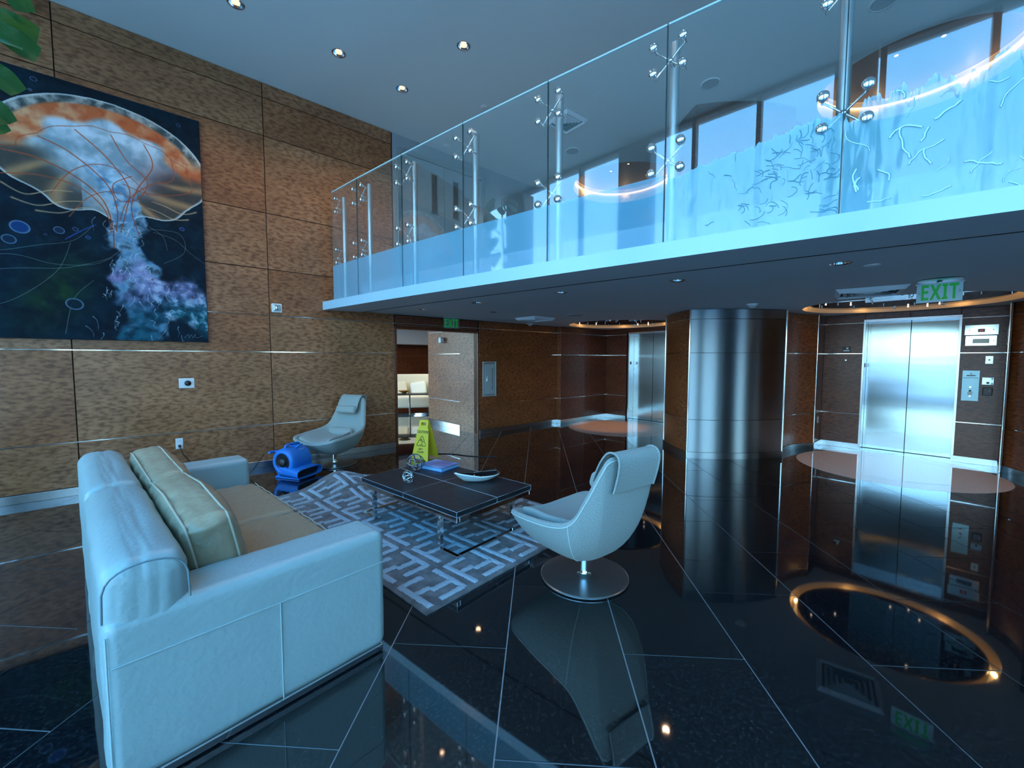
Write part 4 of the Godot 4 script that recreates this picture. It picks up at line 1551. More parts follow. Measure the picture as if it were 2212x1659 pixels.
func build_sofa() -> void:
	var leather := mat("leather_pale", lin(0.32, 0.43, 0.43), 0.36, 0.0, 0.5)
	relief(leather, ntex(noise(0.03, 4, FastNoiseLite.TYPE_SIMPLEX, 41), [], 512, true, 3.0), 0.35)
	triplanar(leather, Vector3(1.6, 1.6, 1.6), false)
	var tan_l := mat("leather_tan", lin(0.36, 0.29, 0.19), 0.42, 0.0, 0.45)
	relief(tan_l, ntex(noise(0.012, 4, FastNoiseLite.TYPE_SIMPLEX, 43, 20.0), [], 512, true, 6.0), 0.5)
	triplanar(tan_l, Vector3(1.1, 1.1, 2.4), false)
	var tan_d := mat("leather_cushion", lin(0.38, 0.31, 0.20), 0.36, 0.0, 0.45)
	relief(tan_d, ntex(noise(0.015, 3, FastNoiseLite.TYPE_SIMPLEX, 47, 16.0), [], 512, true, 6.0), 0.6)
	triplanar(tan_d, Vector3(3.2, 1.2, 1.2), false)
	mat("stitch", lin(0.40, 0.53, 0.54), 0.6)
	mat("piping_dark", lin(0.16, 0.24, 0.26), 0.6)
	mat("stitch_tan", lin(0.46, 0.42, 0.31), 0.6)
	# local: x = 0 at the near outer side (runs to -2.55), z = 0 front, rear at +1.05
	var s := thing("leather_sofa", "pale leather two-seat sofa with tan seat cushions, seen from its end", "sofa", Vector3(-2.0, 0, -0.885), deg_to_rad(6.2))
	var L := 2.55
	var D := 1.05
	var crease := noise(1.0, 3, FastNoiseLite.TYPE_SIMPLEX, 77)
	var wob := func(p: Vector3, n: Vector3) -> Vector3:
		return n * (0.004 * crease.get_noise_3d(p.x * 2.2, p.y * 2.2, p.z * 2.2) + 0.0025 * crease.get_noise_3d(p.x * 9.0, p.y * 5.0, p.z * 9.0))
	for e in [[-0.135, "arm"], [-L + 0.135, "arm"]]:
		var g := Geo.new()
		g.soft(Vector3(e[0], 0.345, D / 2), Vector3(0.27, 0.61, D), 0.045, 22, wob)
		var arm := part(s, "arm", g, leather)
		var out := 1.0 if e[0] > -1 else -1.0
		g = Geo.new()
		g.tube([Vector3(e[0] + out * 0.136, 0.49, 0.02), Vector3(e[0] + out * 0.137, 0.49, D * 0.5), Vector3(e[0] + out * 0.136, 0.49, D - 0.02)], 0.0024, 6)
		part(arm, "seam", g, M.stitch)
		g = Geo.new()
		g.tube([Vector3(e[0] + out * 0.136, 0.49, 0.505), Vector3(e[0] + out * 0.136, 0.05, 0.505)], 0.0024, 6)
		part(arm, "seam", g, M.stitch)
		g = Geo.new()
		g.tube([Vector3(e[0] + out * 0.128, 0.05, D - 0.01), Vector3(e[0] + out * 0.128, 0.6, D - 0.01)], 0.0028, 6)
		part(arm, "seam", g, M.stitch)
	# back: a soft roll over the full length in two sewn halves
	for h in 2:
		var x0 := -L * 0.5 * h
		var g := Geo.new()
		g.soft(Vector3(x0 - L * 0.25, 0.44, D - 0.122), Vector3(L * 0.5 + 0.012, 0.80, 0.25), 0.085, 22, func(p: Vector3, n: Vector3) -> Vector3:
			var ends := absf(p.x) / (L * 0.25)
			return n * (0.006 * crease.get_noise_3d(p.x * 2.0 + 9.0, p.y * 2.0, p.z * 14.0) + 0.003 * crease.get_noise_3d(p.x * 30.0, p.y * 3.0, p.z * 3.0) - 0.012 * smoothstep(0.93, 1.0, ends)))
		part(s, "backrest", g, leather)
	var cap := Geo.new()
	var capp := []
	for k in 15:
		var t := k / 14.0
		var a := lerpf(0.0, PI, t)
		capp.append(Vector3(0.003, 0.655 + 0.175 * pow(maxf(0.0, sin(a)), 0.38), D - 0.122 + 0.118 * cos(a)))
	cap.tube(capp, 0.0035, 6)
	part(s, "piping", cap, M.piping_dark)
	# seat deck, two seat cushions
	var dk := Geo.new()
	dk.soft(Vector3(-L / 2, 0.17, 0.44), Vector3(L - 0.54, 0.24, 0.84), 0.03, 6)
	part(s, "seat_deck", dk, leather)
	for h in 2:
		var w := (L - 0.54) / 2.0
		var g := Geo.new()
		g.soft(Vector3(-0.27 - w * (h + 0.5), 0.355, 0.37), Vector3(w - 0.006, 0.155, 0.80), 0.05, 26, func(p: Vector3, n: Vector3) -> Vector3:
			var up := smoothstep(0.0, 0.06, p.y)
			var d := Vector2(p.x / (w * 0.5), p.z / 0.40)
			return Vector3(0, up * (0.035 * (1.0 - d.x * d.x) * (1.0 - d.y * d.y) + 0.010 * crease.get_noise_3d(p.x * 2.0 + h * 5.0, 1.0, p.z * 7.0)), 0) + n * 0.004 * crease.get_noise_3d(p.x * 4.0, p.y * 4.0, p.z * 12.0))
		var sc := part(s, "seat_cushion", g, tan_l)
		g = Geo.new()
		var pp := []
		for k in 21:
			pp.append(Vector3(-0.27 - w * (h + 0.02 + 0.96 * k / 20.0), 0.422 + 0.004 * sin(k * 1.7), -0.026))
		g.tube(pp, 0.005, 6)
		part(sc, "piping", g, M.stitch_tan)
	# chrome plinth
	var pl := Geo.new()
	pl.box(Vector3(-L / 2, 0.022, D / 2), Vector3(L - 0.03, 0.034, D - 0.03), 0.004)
	part(s, "plinth", pl, M.chrome)
	# loose back cushions
	for h in 2:
		var w := (L - 0.50) / 2.0
		var at := Vector3(-0.26 - w * (h + 0.5), 0.650, 0.665)
		var o := thing("back_cushion", "plump tan leather cushion against the sofa back, " + ("nearer the camera" if h == 0 else "farther one"), "cushion", s.transform * at, deg_to_rad(6.2), "tan back cushions on the sofa")
		var g := Geo.new()
		var tilt := Basis(Vector3.RIGHT, deg_to_rad(10))
		g.soft(Vector3.ZERO, Vector3(w - 0.01, 0.46, 0.19), 0.07, 26, func(p: Vector3, n: Vector3) -> Vector3:
			var d := Vector2(p.x / (w * 0.5), p.y / 0.23)
			var puff := (0.065 if p.z < 0.0 else 0.02) * (1.0 - d.x * d.x) * (1.0 - d.y * d.y) * signf(p.z) * smoothstep(0.0, 0.05, absf(p.z))
			var topw := smoothstep(0.12, 0.23, p.y)
			return Vector3(0, -0.035 * topw * absf(sin(p.x * 2.6 + h * 0.8)), puff) + n * (0.014 * crease.get_noise_3d(p.x * 11.0, p.y * 3.0, p.z * 3.0 + h * 4.0)), tilt)
		part(o, "pad", g, tan_d)
		for zz in [-0.078, 0.078]:
			g = Geo.new()
			var loop := []
			for k in 48:
				var a := TAU * k / 48
				var q := Vector2(cos(a), sin(a))
				var m := maxf(absf(q.x), absf(q.y))
				q = q / lerpf(1.0, m, 0.86)
				loop.append(tilt * Vector3(q.x * (w * 0.5 - 0.008), q.y * 0.222 - 0.032 * smoothstep(0.5, 1.0, q.y) * absf(sin(q.x * w * 1.3 + h * 0.8)), zz))
			g.tube(loop, 0.0055, 6, true)
			part(o, "piping", g, M.stitch_tan)


func spline(keys: Array, n: int, closed := true) -> Array:
	var out := []
	var m := keys.size()
	for i in (m if closed else m - 1):
		var a: Vector3 = keys[i]
		var b: Vector3 = keys[(i + 1) % m]
		var pre: Vector3 = keys[(i + m - 1) % m] if closed else keys[maxi(i - 1, 0)]
		var post: Vector3 = keys[(i + 2) % m] if closed else keys[mini(i + 2, m - 1)]
		for k in n:
			out.append(a.cubic_interpolate(b, pre, post, float(k) / n))
	if not closed:
		out.append(keys[m - 1])
	return out


func bez(a: Vector3, b: Vector3, c: Vector3, t: float) -> Vector3:
	return a.lerp(b, t).lerp(b.lerp(c, t), t)


func make_chair(label: String, at: Vector3, turn: float) -> Node3D:
	var cloth := mat("chair_cloth", lin(0.38, 0.45, 0.43), 0.85, 0.0, 0.3)
	cloth.albedo_texture = ntex(noise(0.12, 3, FastNoiseLite.TYPE_SIMPLEX, 53), [[0.0, Color(0.8, 0.8, 0.8)], [1.0, Color(1, 1, 1)]], 256)
	cloth.rim_enabled = true
	cloth.rim = 0.4
	cloth.rim_tint = 0.6
	triplanar(cloth, Vector3(3, 3, 3), false)
	mat("chair_piping", lin(0.50, 0.64, 0.63), 0.8)
	var o := thing("swivel_chair", label, "chair", at, turn, "pale swivel lounge chairs")
	var half := [Vector3(0, 0.365, 0.455), Vector3(0.22, 0.385, 0.445), Vector3(0.375, 0.425, 0.37), Vector3(0.40, 0.445, 0.15), Vector3(0.385, 0.475, -0.10), Vector3(0.35, 0.53, -0.235), Vector3(0.30, 0.68, -0.315), Vector3(0.245, 0.86, -0.385), Vector3(0.205, 0.925, -0.405), Vector3(0.12, 0.938, -0.415)]
	var keys := half.duplicate()
	keys.append(Vector3(0, 0.94, -0.418))
	for i in range(half.size() - 1, 0, -1):
		keys.append(half[i] * Vector3(-1, 1, 1))
	var rim := spline(keys, 5)
	var bottom := Vector3(0, 0.155, 0.0)
	var seat := Vector3(0, 0.335, 0.06)
	var rows := []
	var nc := rim.size()
	for r in 11:
		var t := r / 10.0
		var row := PackedVector3Array()
		for p in rim:
			var ctl := Vector3(p.x * 0.80, 0.17 + 0.03 * absf(p.x), p.z * 0.86 if p.z < 0 else p.z * 0.60)
			row.append(bez(bottom + Vector3(p.x, 0, p.z) * 0.06, ctl, p, t))
		rows.append(row)
	var inner := []
	for p in rim:
		var cen := Vector3(0, p.y, lerpf(0.02, -0.2, smoothstep(0.5, 0.9, p.y)))
		var d: Vector3 = (cen - p).normalized()
		if p.y > 0.6:
			d = (Vector3(-p.x * 0.9, -0.12 * smoothstep(0.8, 0.93, p.y), 0.32)).normalized()
		inner.append(p + d * 0.062)
	for e in [[0.12, 0.016], [0.35, 0.027], [0.65, 0.027], [0.88, 0.016]]:
		var row := PackedVector3Array()
		for i in nc:
			var p: Vector3 = rim[i]
			var out := (p - Vector3(0, 0.2, 0.05)).normalized()
			row.append(p.lerp(inner[i], e[0]) + (Vector3.UP * 0.7 + out * 0.5) * e[1])
		rows.append(row)
	for r in 11:
		var t := r / 10.0
		var row := PackedVector3Array()
		for p in inner:
			var ctl := Vector3(p.x * 0.86, lerpf(0.36, p.y, 0.06), p.z * 0.84)
			row.append(bez(p, ctl, seat, t))
		rows.append(row)
	var g := Geo.new()
	g.grid(rows, true)
	part(o, "shell", g, cloth)
	# piping below the rim and seams down the corners of the shell
	g = Geo.new()
	var pp := []
	for p in rows[10]:
		pp.append(p)
	g.tube(pp, 0.0035, 6, true)
	part(o, "piping", g, M.chair_piping)
	for idx in [24, nc - 24]:
		g = Geo.new()
		var sm := []
		for r in range(1, 11):
			sm.append(rows[r][idx] + (rows[r][idx] - Vector3(0, rows[r][idx].y, 0)).normalized() * 0.001)
		g.tube(sm, 0.0035, 6)
		part(o, "seam", g, M.chair_piping)
	# pads
	g = Geo.new()
	g.soft(Vector3(0, 0.375, 0.135), Vector3(0.56, 0.075, 0.50), 0.034, 14, func(p: Vector3, _n: Vector3) -> Vector3:
		return Vector3(-p.x * 0.25 * smoothstep(0.0, 0.25, -p.z), 0.07 * (p.x / 0.28) * (p.x / 0.28) - 0.02 * smoothstep(0.1, 0.25, p.z), 0))
	part(o, "seat_cushion", g, cloth)
	g = Geo.new()
	g.soft(Vector3(0, 0.455, -0.125), Vector3(0.42, 0.13, 0.10), 0.045, 10, null, Basis(Vector3.RIGHT, deg_to_rad(-28)))
	part(o, "lumbar_pillow", g, cloth)
	# head roll hung over the top by a flap
	g = Geo.new()
	var path := [Vector3(0, 0.78, -0.262), Vector3(0, 0.84, -0.288), Vector3(0, 0.915, -0.328), Vector3(0, 0.968, -0.375), Vector3(0, 0.975, -0.425), Vector3(0, 0.945, -0.455), Vector3(0, 0.88, -0.452), Vector3(0, 0.80, -0.432), Vector3(0, 0.745, -0.415)]
	var line := spline(path, 4, false)
	var sheet := []
	for off in [0.0, -0.012]:
		for i in line.size():
			var t: Vector3 = (line[mini(i + 1, line.size() - 1)] - line[maxi(i - 1, 0)]).normalized()
			var nn := Vector3(0, t.z, -t.y)
			if nn.dot(line[i] - Vector3(0, 0.86, -0.37)) < 0:
				nn = -nn
			var row := PackedVector3Array()
			for k in 9:
				row.append(line[i] + Vector3(lerpf(-0.185, 0.185, k / 8.0), 0, 0) + nn * (0.008 + off))
			sheet.append(row)
	g.grid(sheet.slice(0, line.size()))
	g.grid(sheet.slice(line.size()))
	for edge in [0, 8]:
		var el := []
		for i in line.size():
			el.append(sheet[i][edge])
		g.tube(el, 0.007, 6)
	var fl := part(o, "head_flap", g, cloth)
	g = Geo.new()
	g.soft(Vector3(0, 0.775, -0.245), Vector3(0.36, 0.115, 0.085), 0.04, 12, null, Basis(Vector3.RIGHT, deg_to_rad(-18)))
	part(fl, "head_roll", g, cloth)
	# base
	g = Geo.new()
	g.lathe([Vector2(0, 0.004), Vector2(0.300, 0.004), Vector2(0.308, 0.008), Vector2(0.308, 0.014), Vector2(0.300, 0.0185), Vector2(0, 0.0185)], 64, Vector3.ZERO, Basis(), true)
	part(o, "base_disc", g, M.steel_disc)
	g = Geo.new()
	g.lathe([Vector2(0.05, 0.0185), Vector2(0.042, 0.024), Vector2(0.030, 0.03), Vector2(0.028, 0.06), Vector2(0.028, 0.18)], 24)
	part(o, "stem", g, M.chrome)
	return o


func build_table() -> void:
	var lea := mat("table_leather", Color(1, 1, 1), 0.42, 0.0, 0.5)
	lea.albedo_texture = ntex(noise(0.02, 4, FastNoiseLite.TYPE_SIMPLEX, 61), [[0.0, lin(0.010, 0.012, 0.016)], [1.0, lin(0.026, 0.030, 0.036)]], 256)
	triplanar(lea, Vector3(1.5, 1.5, 1.5), false)
	mat("table_stitch", lin(0.45, 0.52, 0.56), 0.5)
	var t := thing("coffee_table", "low square coffee table with black stitched leather top on chrome frame", "table", Vector3(-3.29, 0, -2.035), deg_to_rad(7.6))
	var W := 1.40
	var D := 0.90
	for sx in [-1.0, 1.0]:
		for sz in [-1.0, 1.0]:
			var g := Geo.new()
			var c := Vector3(sx * W * 0.25, 0.3675, sz * D * 0.25)
			var h := Vector3(W * 0.25 - 0.005, 0.0225, D * 0.25 - 0.005)
			g.box(c, h * 2.0, 0.004)
			var pad := part(t, "leather_pad", g, lea)
			g = Geo.new()
			for y in [0.388, 0.347]:
				var q := 0.002
				g.tube([c + Vector3(-h.x - q, y - c.y, -h.z - q), c + Vector3(h.x + q, y - c.y, -h.z - q), c + Vector3(h.x + q, y - c.y, h.z + q), c + Vector3(-h.x - q, y - c.y, h.z + q)], 0.0018, 5, true)
			for e in [[1, 1], [1, -1], [-1, 1], [-1, -1]]:
				g.tube([c + Vector3(e[0] * (h.x + 0.002), -0.02, e[1] * (h.z + 0.002)), c + Vector3(e[0] * (h.x + 0.002), 0.02, e[1] * (h.z + 0.002))], 0.0018, 5)
			part(pad, "stitching", g, M.table_stitch)
	# grey seams between the pads
	var sg := Geo.new()
	sg.box(Vector3(0, 0.372, 0), Vector3(0.010, 0.034, D - 0.002))
	sg.box(Vector3(0, 0.372, 0), Vector3(W - 0.002, 0.034, 0.010))
	part(t, "seam_strip", sg, mat("seam_grey", lin(0.10, 0.12, 0.14), 0.4))
	for e in [[Vector3(0, 0.325, D / 2 - 0.015), Vector3(W, 0.038, 0.03)], [Vector3(0, 0.325, -D / 2 + 0.015), Vector3(W, 0.038, 0.03)], [Vector3(W / 2 - 0.015, 0.325, 0), Vector3(0.03, 0.038, D - 0.06)], [Vector3(-W / 2 + 0.015, 0.325, 0), Vector3(0.03, 0.038, D - 0.06)]]:
		var g := Geo.new()
		g.box(e[0], e[1], 0.002)
		part(t, "apron", g, M.chrome)
	for sx in [-1.0, 1.0]:
		for sz in [-1.0, 1.0]:
			var g := Geo.new()
			g.box(Vector3(sx * (W / 2 - 0.215), 0.175, sz * (D / 2 - 0.018)), Vector3(0.034, 0.262, 0.034), 0.002)
			part(t, "leg", g, M.chrome)
			g = Geo.new()
			g.box(Vector3(sx * (W / 2 - 0.116), 0.031, sz * (D / 2 - 0.018)), Vector3(0.232, 0.034, 0.034), 0.002)
			part(t, "floor_runner", g, M.chrome)
		var g2 := Geo.new()
		g2.box(Vector3(sx * (W / 2 - 0.017), 0.031, 0), Vector3(0.034, 0.034, D - 0.070), 0.002)
		part(t, "floor_runner", g2, M.chrome)
	build_table_things(t)


func ring_path(r: float, b: Basis, n := 40) -> Array:
	var out := []
	for k in n:
		out.append(b * Vector3(cos(TAU * k / n) * r, 0, sin(TAU * k / n) * r))
	return out


func build_table_things(t: Node3D) -> void:
	var top := 0.3905
	# wire orbs
	var o := thing("wire_orb", "larger open ball of grey metal hoops on the coffee table", "ornament", Vector3(-3.77, top, -2.00), 0.3, "metal wire balls on the coffee table")
	var wire := mat("wire_metal", lin(0.30, 0.34, 0.36), 0.3, 1.0)
	var R := 0.085
	for k in 4:
		var g := Geo.new()
		g.T = Transform3D(Basis(), Vector3(0, R + 0.005, 0))
		g.tube(ring_path(R, Basis(Vector3.RIGHT, 0.25) * Basis(Vector3.UP, k * PI / 4) * Basis(Vector3.RIGHT, PI / 2)), 0.0048, 7, true)
		part(o, "hoop", g, wire)
	var gq := Geo.new()
	gq.T = Transform3D(Basis(), Vector3(0, R + 0.005, 0))
	gq.tube(ring_path(R * 1.08, Basis(Vector3(0, 0, 1), -0.30)), 0.0055, 7, true)
	part(o, "hoop", gq, wire)
	for s in [-1.0, 1.0]:
		var g := Geo.new()
		g.T = Transform3D(Basis(), Vector3(0, R + 0.005, 0))
		g.tube([Basis(Vector3.RIGHT, 0.25) * Vector3(0, s * (R - 0.004), 0), Basis(Vector3.RIGHT, 0.25) * Vector3(0, s * (R + (0.012 if s > 0 else 0.001)), 0)], 0.009, 8)
		part(o, "pole_cap", g, wire)
	o = thing("wire_orb", "smaller tipped ball of silver metal hoops on the coffee table", "ornament", Vector3(-3.44, top, -1.75), 0.0, "metal wire balls on the coffee table")
	var r2 := 0.052
	var lay := Basis(Vector3(0.3, 0, 1).normalized(), -1.15)
	for k in 4:
		var g := Geo.new()
		g.T = Transform3D(Basis(), Vector3(0, r2 + 0.008, 0))
		g.tube(ring_path(r2, lay * Basis(Vector3.UP, k * PI / 4) * Basis(Vector3.RIGHT, PI / 2)), 0.0042, 7, true)
		part(o, "hoop", g, M.steel_bright)
	gq = Geo.new()
	gq.T = Transform3D(Basis(), Vector3(0, r2 + 0.008, 0))
	gq.tube(ring_path(r2 * 1.1, lay), 0.005, 7, true)
	part(o, "hoop", gq, M.steel_bright)
	for s in [-1.0, 1.0]:
		var g := Geo.new()
		g.T = Transform3D(Basis(), Vector3(0, r2 + 0.008, 0))
		g.soft(lay * Vector3(0, s * r2, 0), Vector3(0.022, 0.022, 0.022), 0.01, 4)
		part(o, "pole_cap", g, M.steel_bright)
	# blue book
	o = thing("blue_book", "thick glossy blue book lying on the coffee table", "book", Vector3(-3.735, top, -2.255), deg_to_rad(16))
	var cover := mat("book_cover", Color(1, 1, 1), 0.22)
	cover.albedo_texture = ntex(noise(0.006, 3, FastNoiseLite.TYPE_SIMPLEX, 71), [[0.0, lin(0.04, 0.09, 0.30)], [0.45, lin(0.06, 0.20, 0.58)], [0.8, lin(0.20, 0.46, 0.80)], [1.0, lin(0.35, 0.30, 0.45)]], 256)
	triplanar(cover, Vector3(1.4, 1.4, 1.4), false)
	var g := Geo.new()
	g.box(Vector3(0, 0.038, 0), Vector3(0.33, 0.005, 0.27), 0.001)
	part(o, "front_cover", g, cover)
	g = Geo.new()
	g.box(Vector3(0, 0.003, 0), Vector3(0.33, 0.005, 0.27), 0.001)
	part(o, "back_cover", g, cover)
	g = Geo.new()
	g.box(Vector3(-0.1625, 0.0205, 0), Vector3(0.005, 0.030, 0.27), 0.001)
	part(o, "spine", g, cover)
	g = Geo.new()
	g.box(Vector3(0.0, 0.0205, 0), Vector3(0.316, 0.029, 0.262), 0.001)
	part(o, "pages", g, mat("pages", lin(0.24, 0.52, 0.74), 0.5))
	# leaf-shaped bowl
	o = thing("leaf_bowl", "teardrop shaped bowl, white rim and glossy black inside, on the coffee table", "bowl", Vector3(-3.09, top, -2.29), deg_to_rad(250))
	var rows_out := []
	var rows_in := []
	var rows_rim := [[], []]
	var N := 56
	var prof := [[0.0, 0.0], [0.35, 0.001], [0.6, 0.012], [0.82, 0.035], [1.0, 0.0]]
	for j in 5:
		var ro := PackedVector3Array()
		var ri := PackedVector3Array()
		for k in N:
			var a := TAU * k / N
			var e := _tear(a)
			var rimh := 0.060 + 0.030 * maxf(0.0, cos(a)) - 0.022 * absf(sin(a)) * smoothstep(-0.2, 0.6, sin(a))
			var s: float = prof[j][0]
			var h: float = prof[j][1] if j < 4 else rimh
			if j == 3:
				h = rimh * 0.55
			ro.append(Vector3(e.x * s * 0.98, h, e.y * s * 0.98))
			ri.append(Vector3(e.x * s * 0.92 - 0.01 * s, h + 0.006, e.y * s * 0.92))
		rows_out.append(ro)
		rows_in.append(ri)
	g = Geo.new()
	g.grid(rows_out, true)
	part(o, "outer_shell", g, mat("bowl_white", lin(0.66, 0.82, 0.84), 0.12))
	g = Geo.new()
	g.grid(rows_in, true)
	part(o, "inner_glaze", g, mat("bowl_black", lin(0.008, 0.008, 0.010), 0.06))
	g = Geo.new()
	var mid := PackedVector3Array()
	for k in N:
		mid.append((rows_out[4][k] + rows_in[4][k]) * 0.5 + Vector3(0, 0.004, 0))
	g.grid([rows_out[4], mid, rows_in[4]], true)
	part(o, "rim", g, M.bowl_white)
	g = Geo.new()
	var spot := []
	for j in 3:
		var row := PackedVector3Array()
		for k in N:
			var e := _tear(TAU * k / N)
			row.append(Vector3(e.x * 0.27 * j - 0.012 * j, 0.0085 + 0.003 * j, e.y * 0.25 * j))
		spot.append(row)
	g.grid(spot, true)
	part(o, "pale_glaze", g, mat("bowl_blue", lin(0.36, 0.56, 0.72), 0.15))


func _tear(a: float) -> Vector2:
	# pointed towards +x
	var r := 0.5 * (1.0 - cos(a - PI)) # 1 at a=0 side
	var w := 0.135 * sin(a) * (1.0 - 0.55 * (0.5 + 0.5 * cos(a)))
	return Vector2(0.215 * cos(a) + 0.02 * r, w * 1.25)


func rug_height(u: float, v: float) -> float:
	var edge := smoothstep(-1.7, -2.85, u)
	var hump := 0.15 * exp(-pow((v - 0.82) / 0.30, 2.0)) * edge * edge
	return 0.012 + hump + 0.004 * sin(u * 4.0 + v * 2.0) * edge


func build_rug() -> void:
	# local: u along +x from -2.95 to 0 (near right corner at 0,0), v along -z
	var o := thing("area_rug", "dark grey rug with pale shaggy key pattern, buckled at its far left edge", "rug", Vector3(-2.12, 0, -1.184), deg_to_rad(6.3))
	var base := mat("rug_base", Color(1, 1, 1), 0.95, 0.0, 0.2)
	base.albedo_texture = ntex(noise(0.012, 4, FastNoiseLite.TYPE_SIMPLEX, 81, 10.0), [[0.0, lin(0.075, 0.080, 0.085)], [0.5, lin(0.13, 0.135, 0.14)], [1.0, lin(0.21, 0.215, 0.22)]], 512)
	triplanar(base, Vector3(0.9, 0.9, 0.9), false)
	base.rim_enabled = true
	base.rim = 0.5
	var nu := 70
	var nv := 46
	var LU := 2.95
	var LV := 1.95
	var rows := []
	for j in nv + 1:
		var row := PackedVector3Array()
		for i in nu + 1:
			var u := -LU * i / nu
			var v := LV * j / nv
			row.append(Vector3(u, rug_height(u, v), -v))
		rows.append(row)
	var g := Geo.new()
	g.grid(rows)
	var low := []
	for j in nv + 1:
		var row := PackedVector3Array()
		for i in nu + 1:
			row.append(rows[j][i] - Vector3(0, 0.0105, 0))
		low.append(row)
	g.grid(low)
	for e in 4:
		var a := PackedVector3Array()
		var b := PackedVector3Array()
		if e < 2:
			a = rows[0 if e == 0 else nv]
			b = low[0 if e == 0 else nv]
		else:
			for j in nv + 1:
				a.append(rows[j][0 if e == 2 else nu])
				b.append(low[j][0 if e == 2 else nu])
		g.grid([a, b])
	part(o, "woven_ground", g, base)
	# raised pile strokes
	rng.seed = 3
	var pile := Geo.new()
	var cu := 0.41
	var cv := 0.385
	for iu in 7:
		for iv in 5:
			var ou := -iu * cu - 0.03
			var ov := 0.035 + iv * cv
			var strokes := []
			if (iu + iv) % 2 == 0 or true:
				strokes.append([Vector2(ou - 0.35, ov + 0.02), Vector2(ou - 0.01, ov + 0.03)])
				strokes.append([Vector2(ou - 0.335, ov + 0.02), Vector2(ou - 0.335, ov + 0.20)])
				strokes.append([Vector2(ou - 0.19, ov + 0.02), Vector2(ou - 0.19, ov + 0.16)])
				strokes.append([Vector2(ou - 0.36, ov + 0.315), Vector2(ou - 0.02, ov + 0.315)])
				strokes.append([Vector2(ou - 0.035, ov + 0.315), Vector2(ou - 0.035, ov + 0.12)])
				strokes.append([Vector2(ou - 0.155, ov + 0.315), Vector2(ou - 0.155, ov + 0.14)])
			for s in strokes:
				if minf(s[0].x, s[1].x) < -LU + 0.03 or maxf(s[0].y, s[1].y) > LV - 0.03:
					continue
				_pile(pile, s[0], s[1], 0.021)
	var pm := mat("rug_pile", Color(1, 1, 1), 0.95, 0.0, 0.2)
	pm.albedo_texture = ntex(noise(0.2, 3, FastNoiseLite.TYPE_SIMPLEX, 83), [[0.0, lin(0.20, 0.27, 0.32)], [1.0, lin(0.52, 0.62, 0.68)]], 256)
	triplanar(pm, Vector3(4, 4, 4), false)
	part(o, "raised_pile", pile, pm, "raised pale pile in a key pattern").set_meta("kind", "stuff")


func _pile(g: Geo, a: Vector2, b: Vector2, w: float) -> void:
	var l := a.distance_to(b)
	var n := maxi(4, int(l / 0.012))
	var t := (b - a).normalized()
	var s := Vector2(-t.y, t.x)
	var rows := []
	for i in n + 1:
		var row := PackedVector3Array()
		var c := a.lerp(b, float(i) / n)
		for k in 6:
			var q := lerpf(-1.0, 1.0, k / 5.0)
			var jw := w * (1.0 + rng.randf_range(-0.12, 0.22))
			var p := c + s * q * jw + t * rng.randf_range(-0.003, 0.003)
			var end := minf(1.0, minf(i, n - i) / 1.0)
			var h := (0.0 if k == 0 or k == 5 else rng.randf_range(0.006, 0.014)) * end
			row.append(Vector3(p.x, rug_height(p.x, p.y) + h + 0.0005, -p.y))
		rows.append(row)
	g.grid(rows)


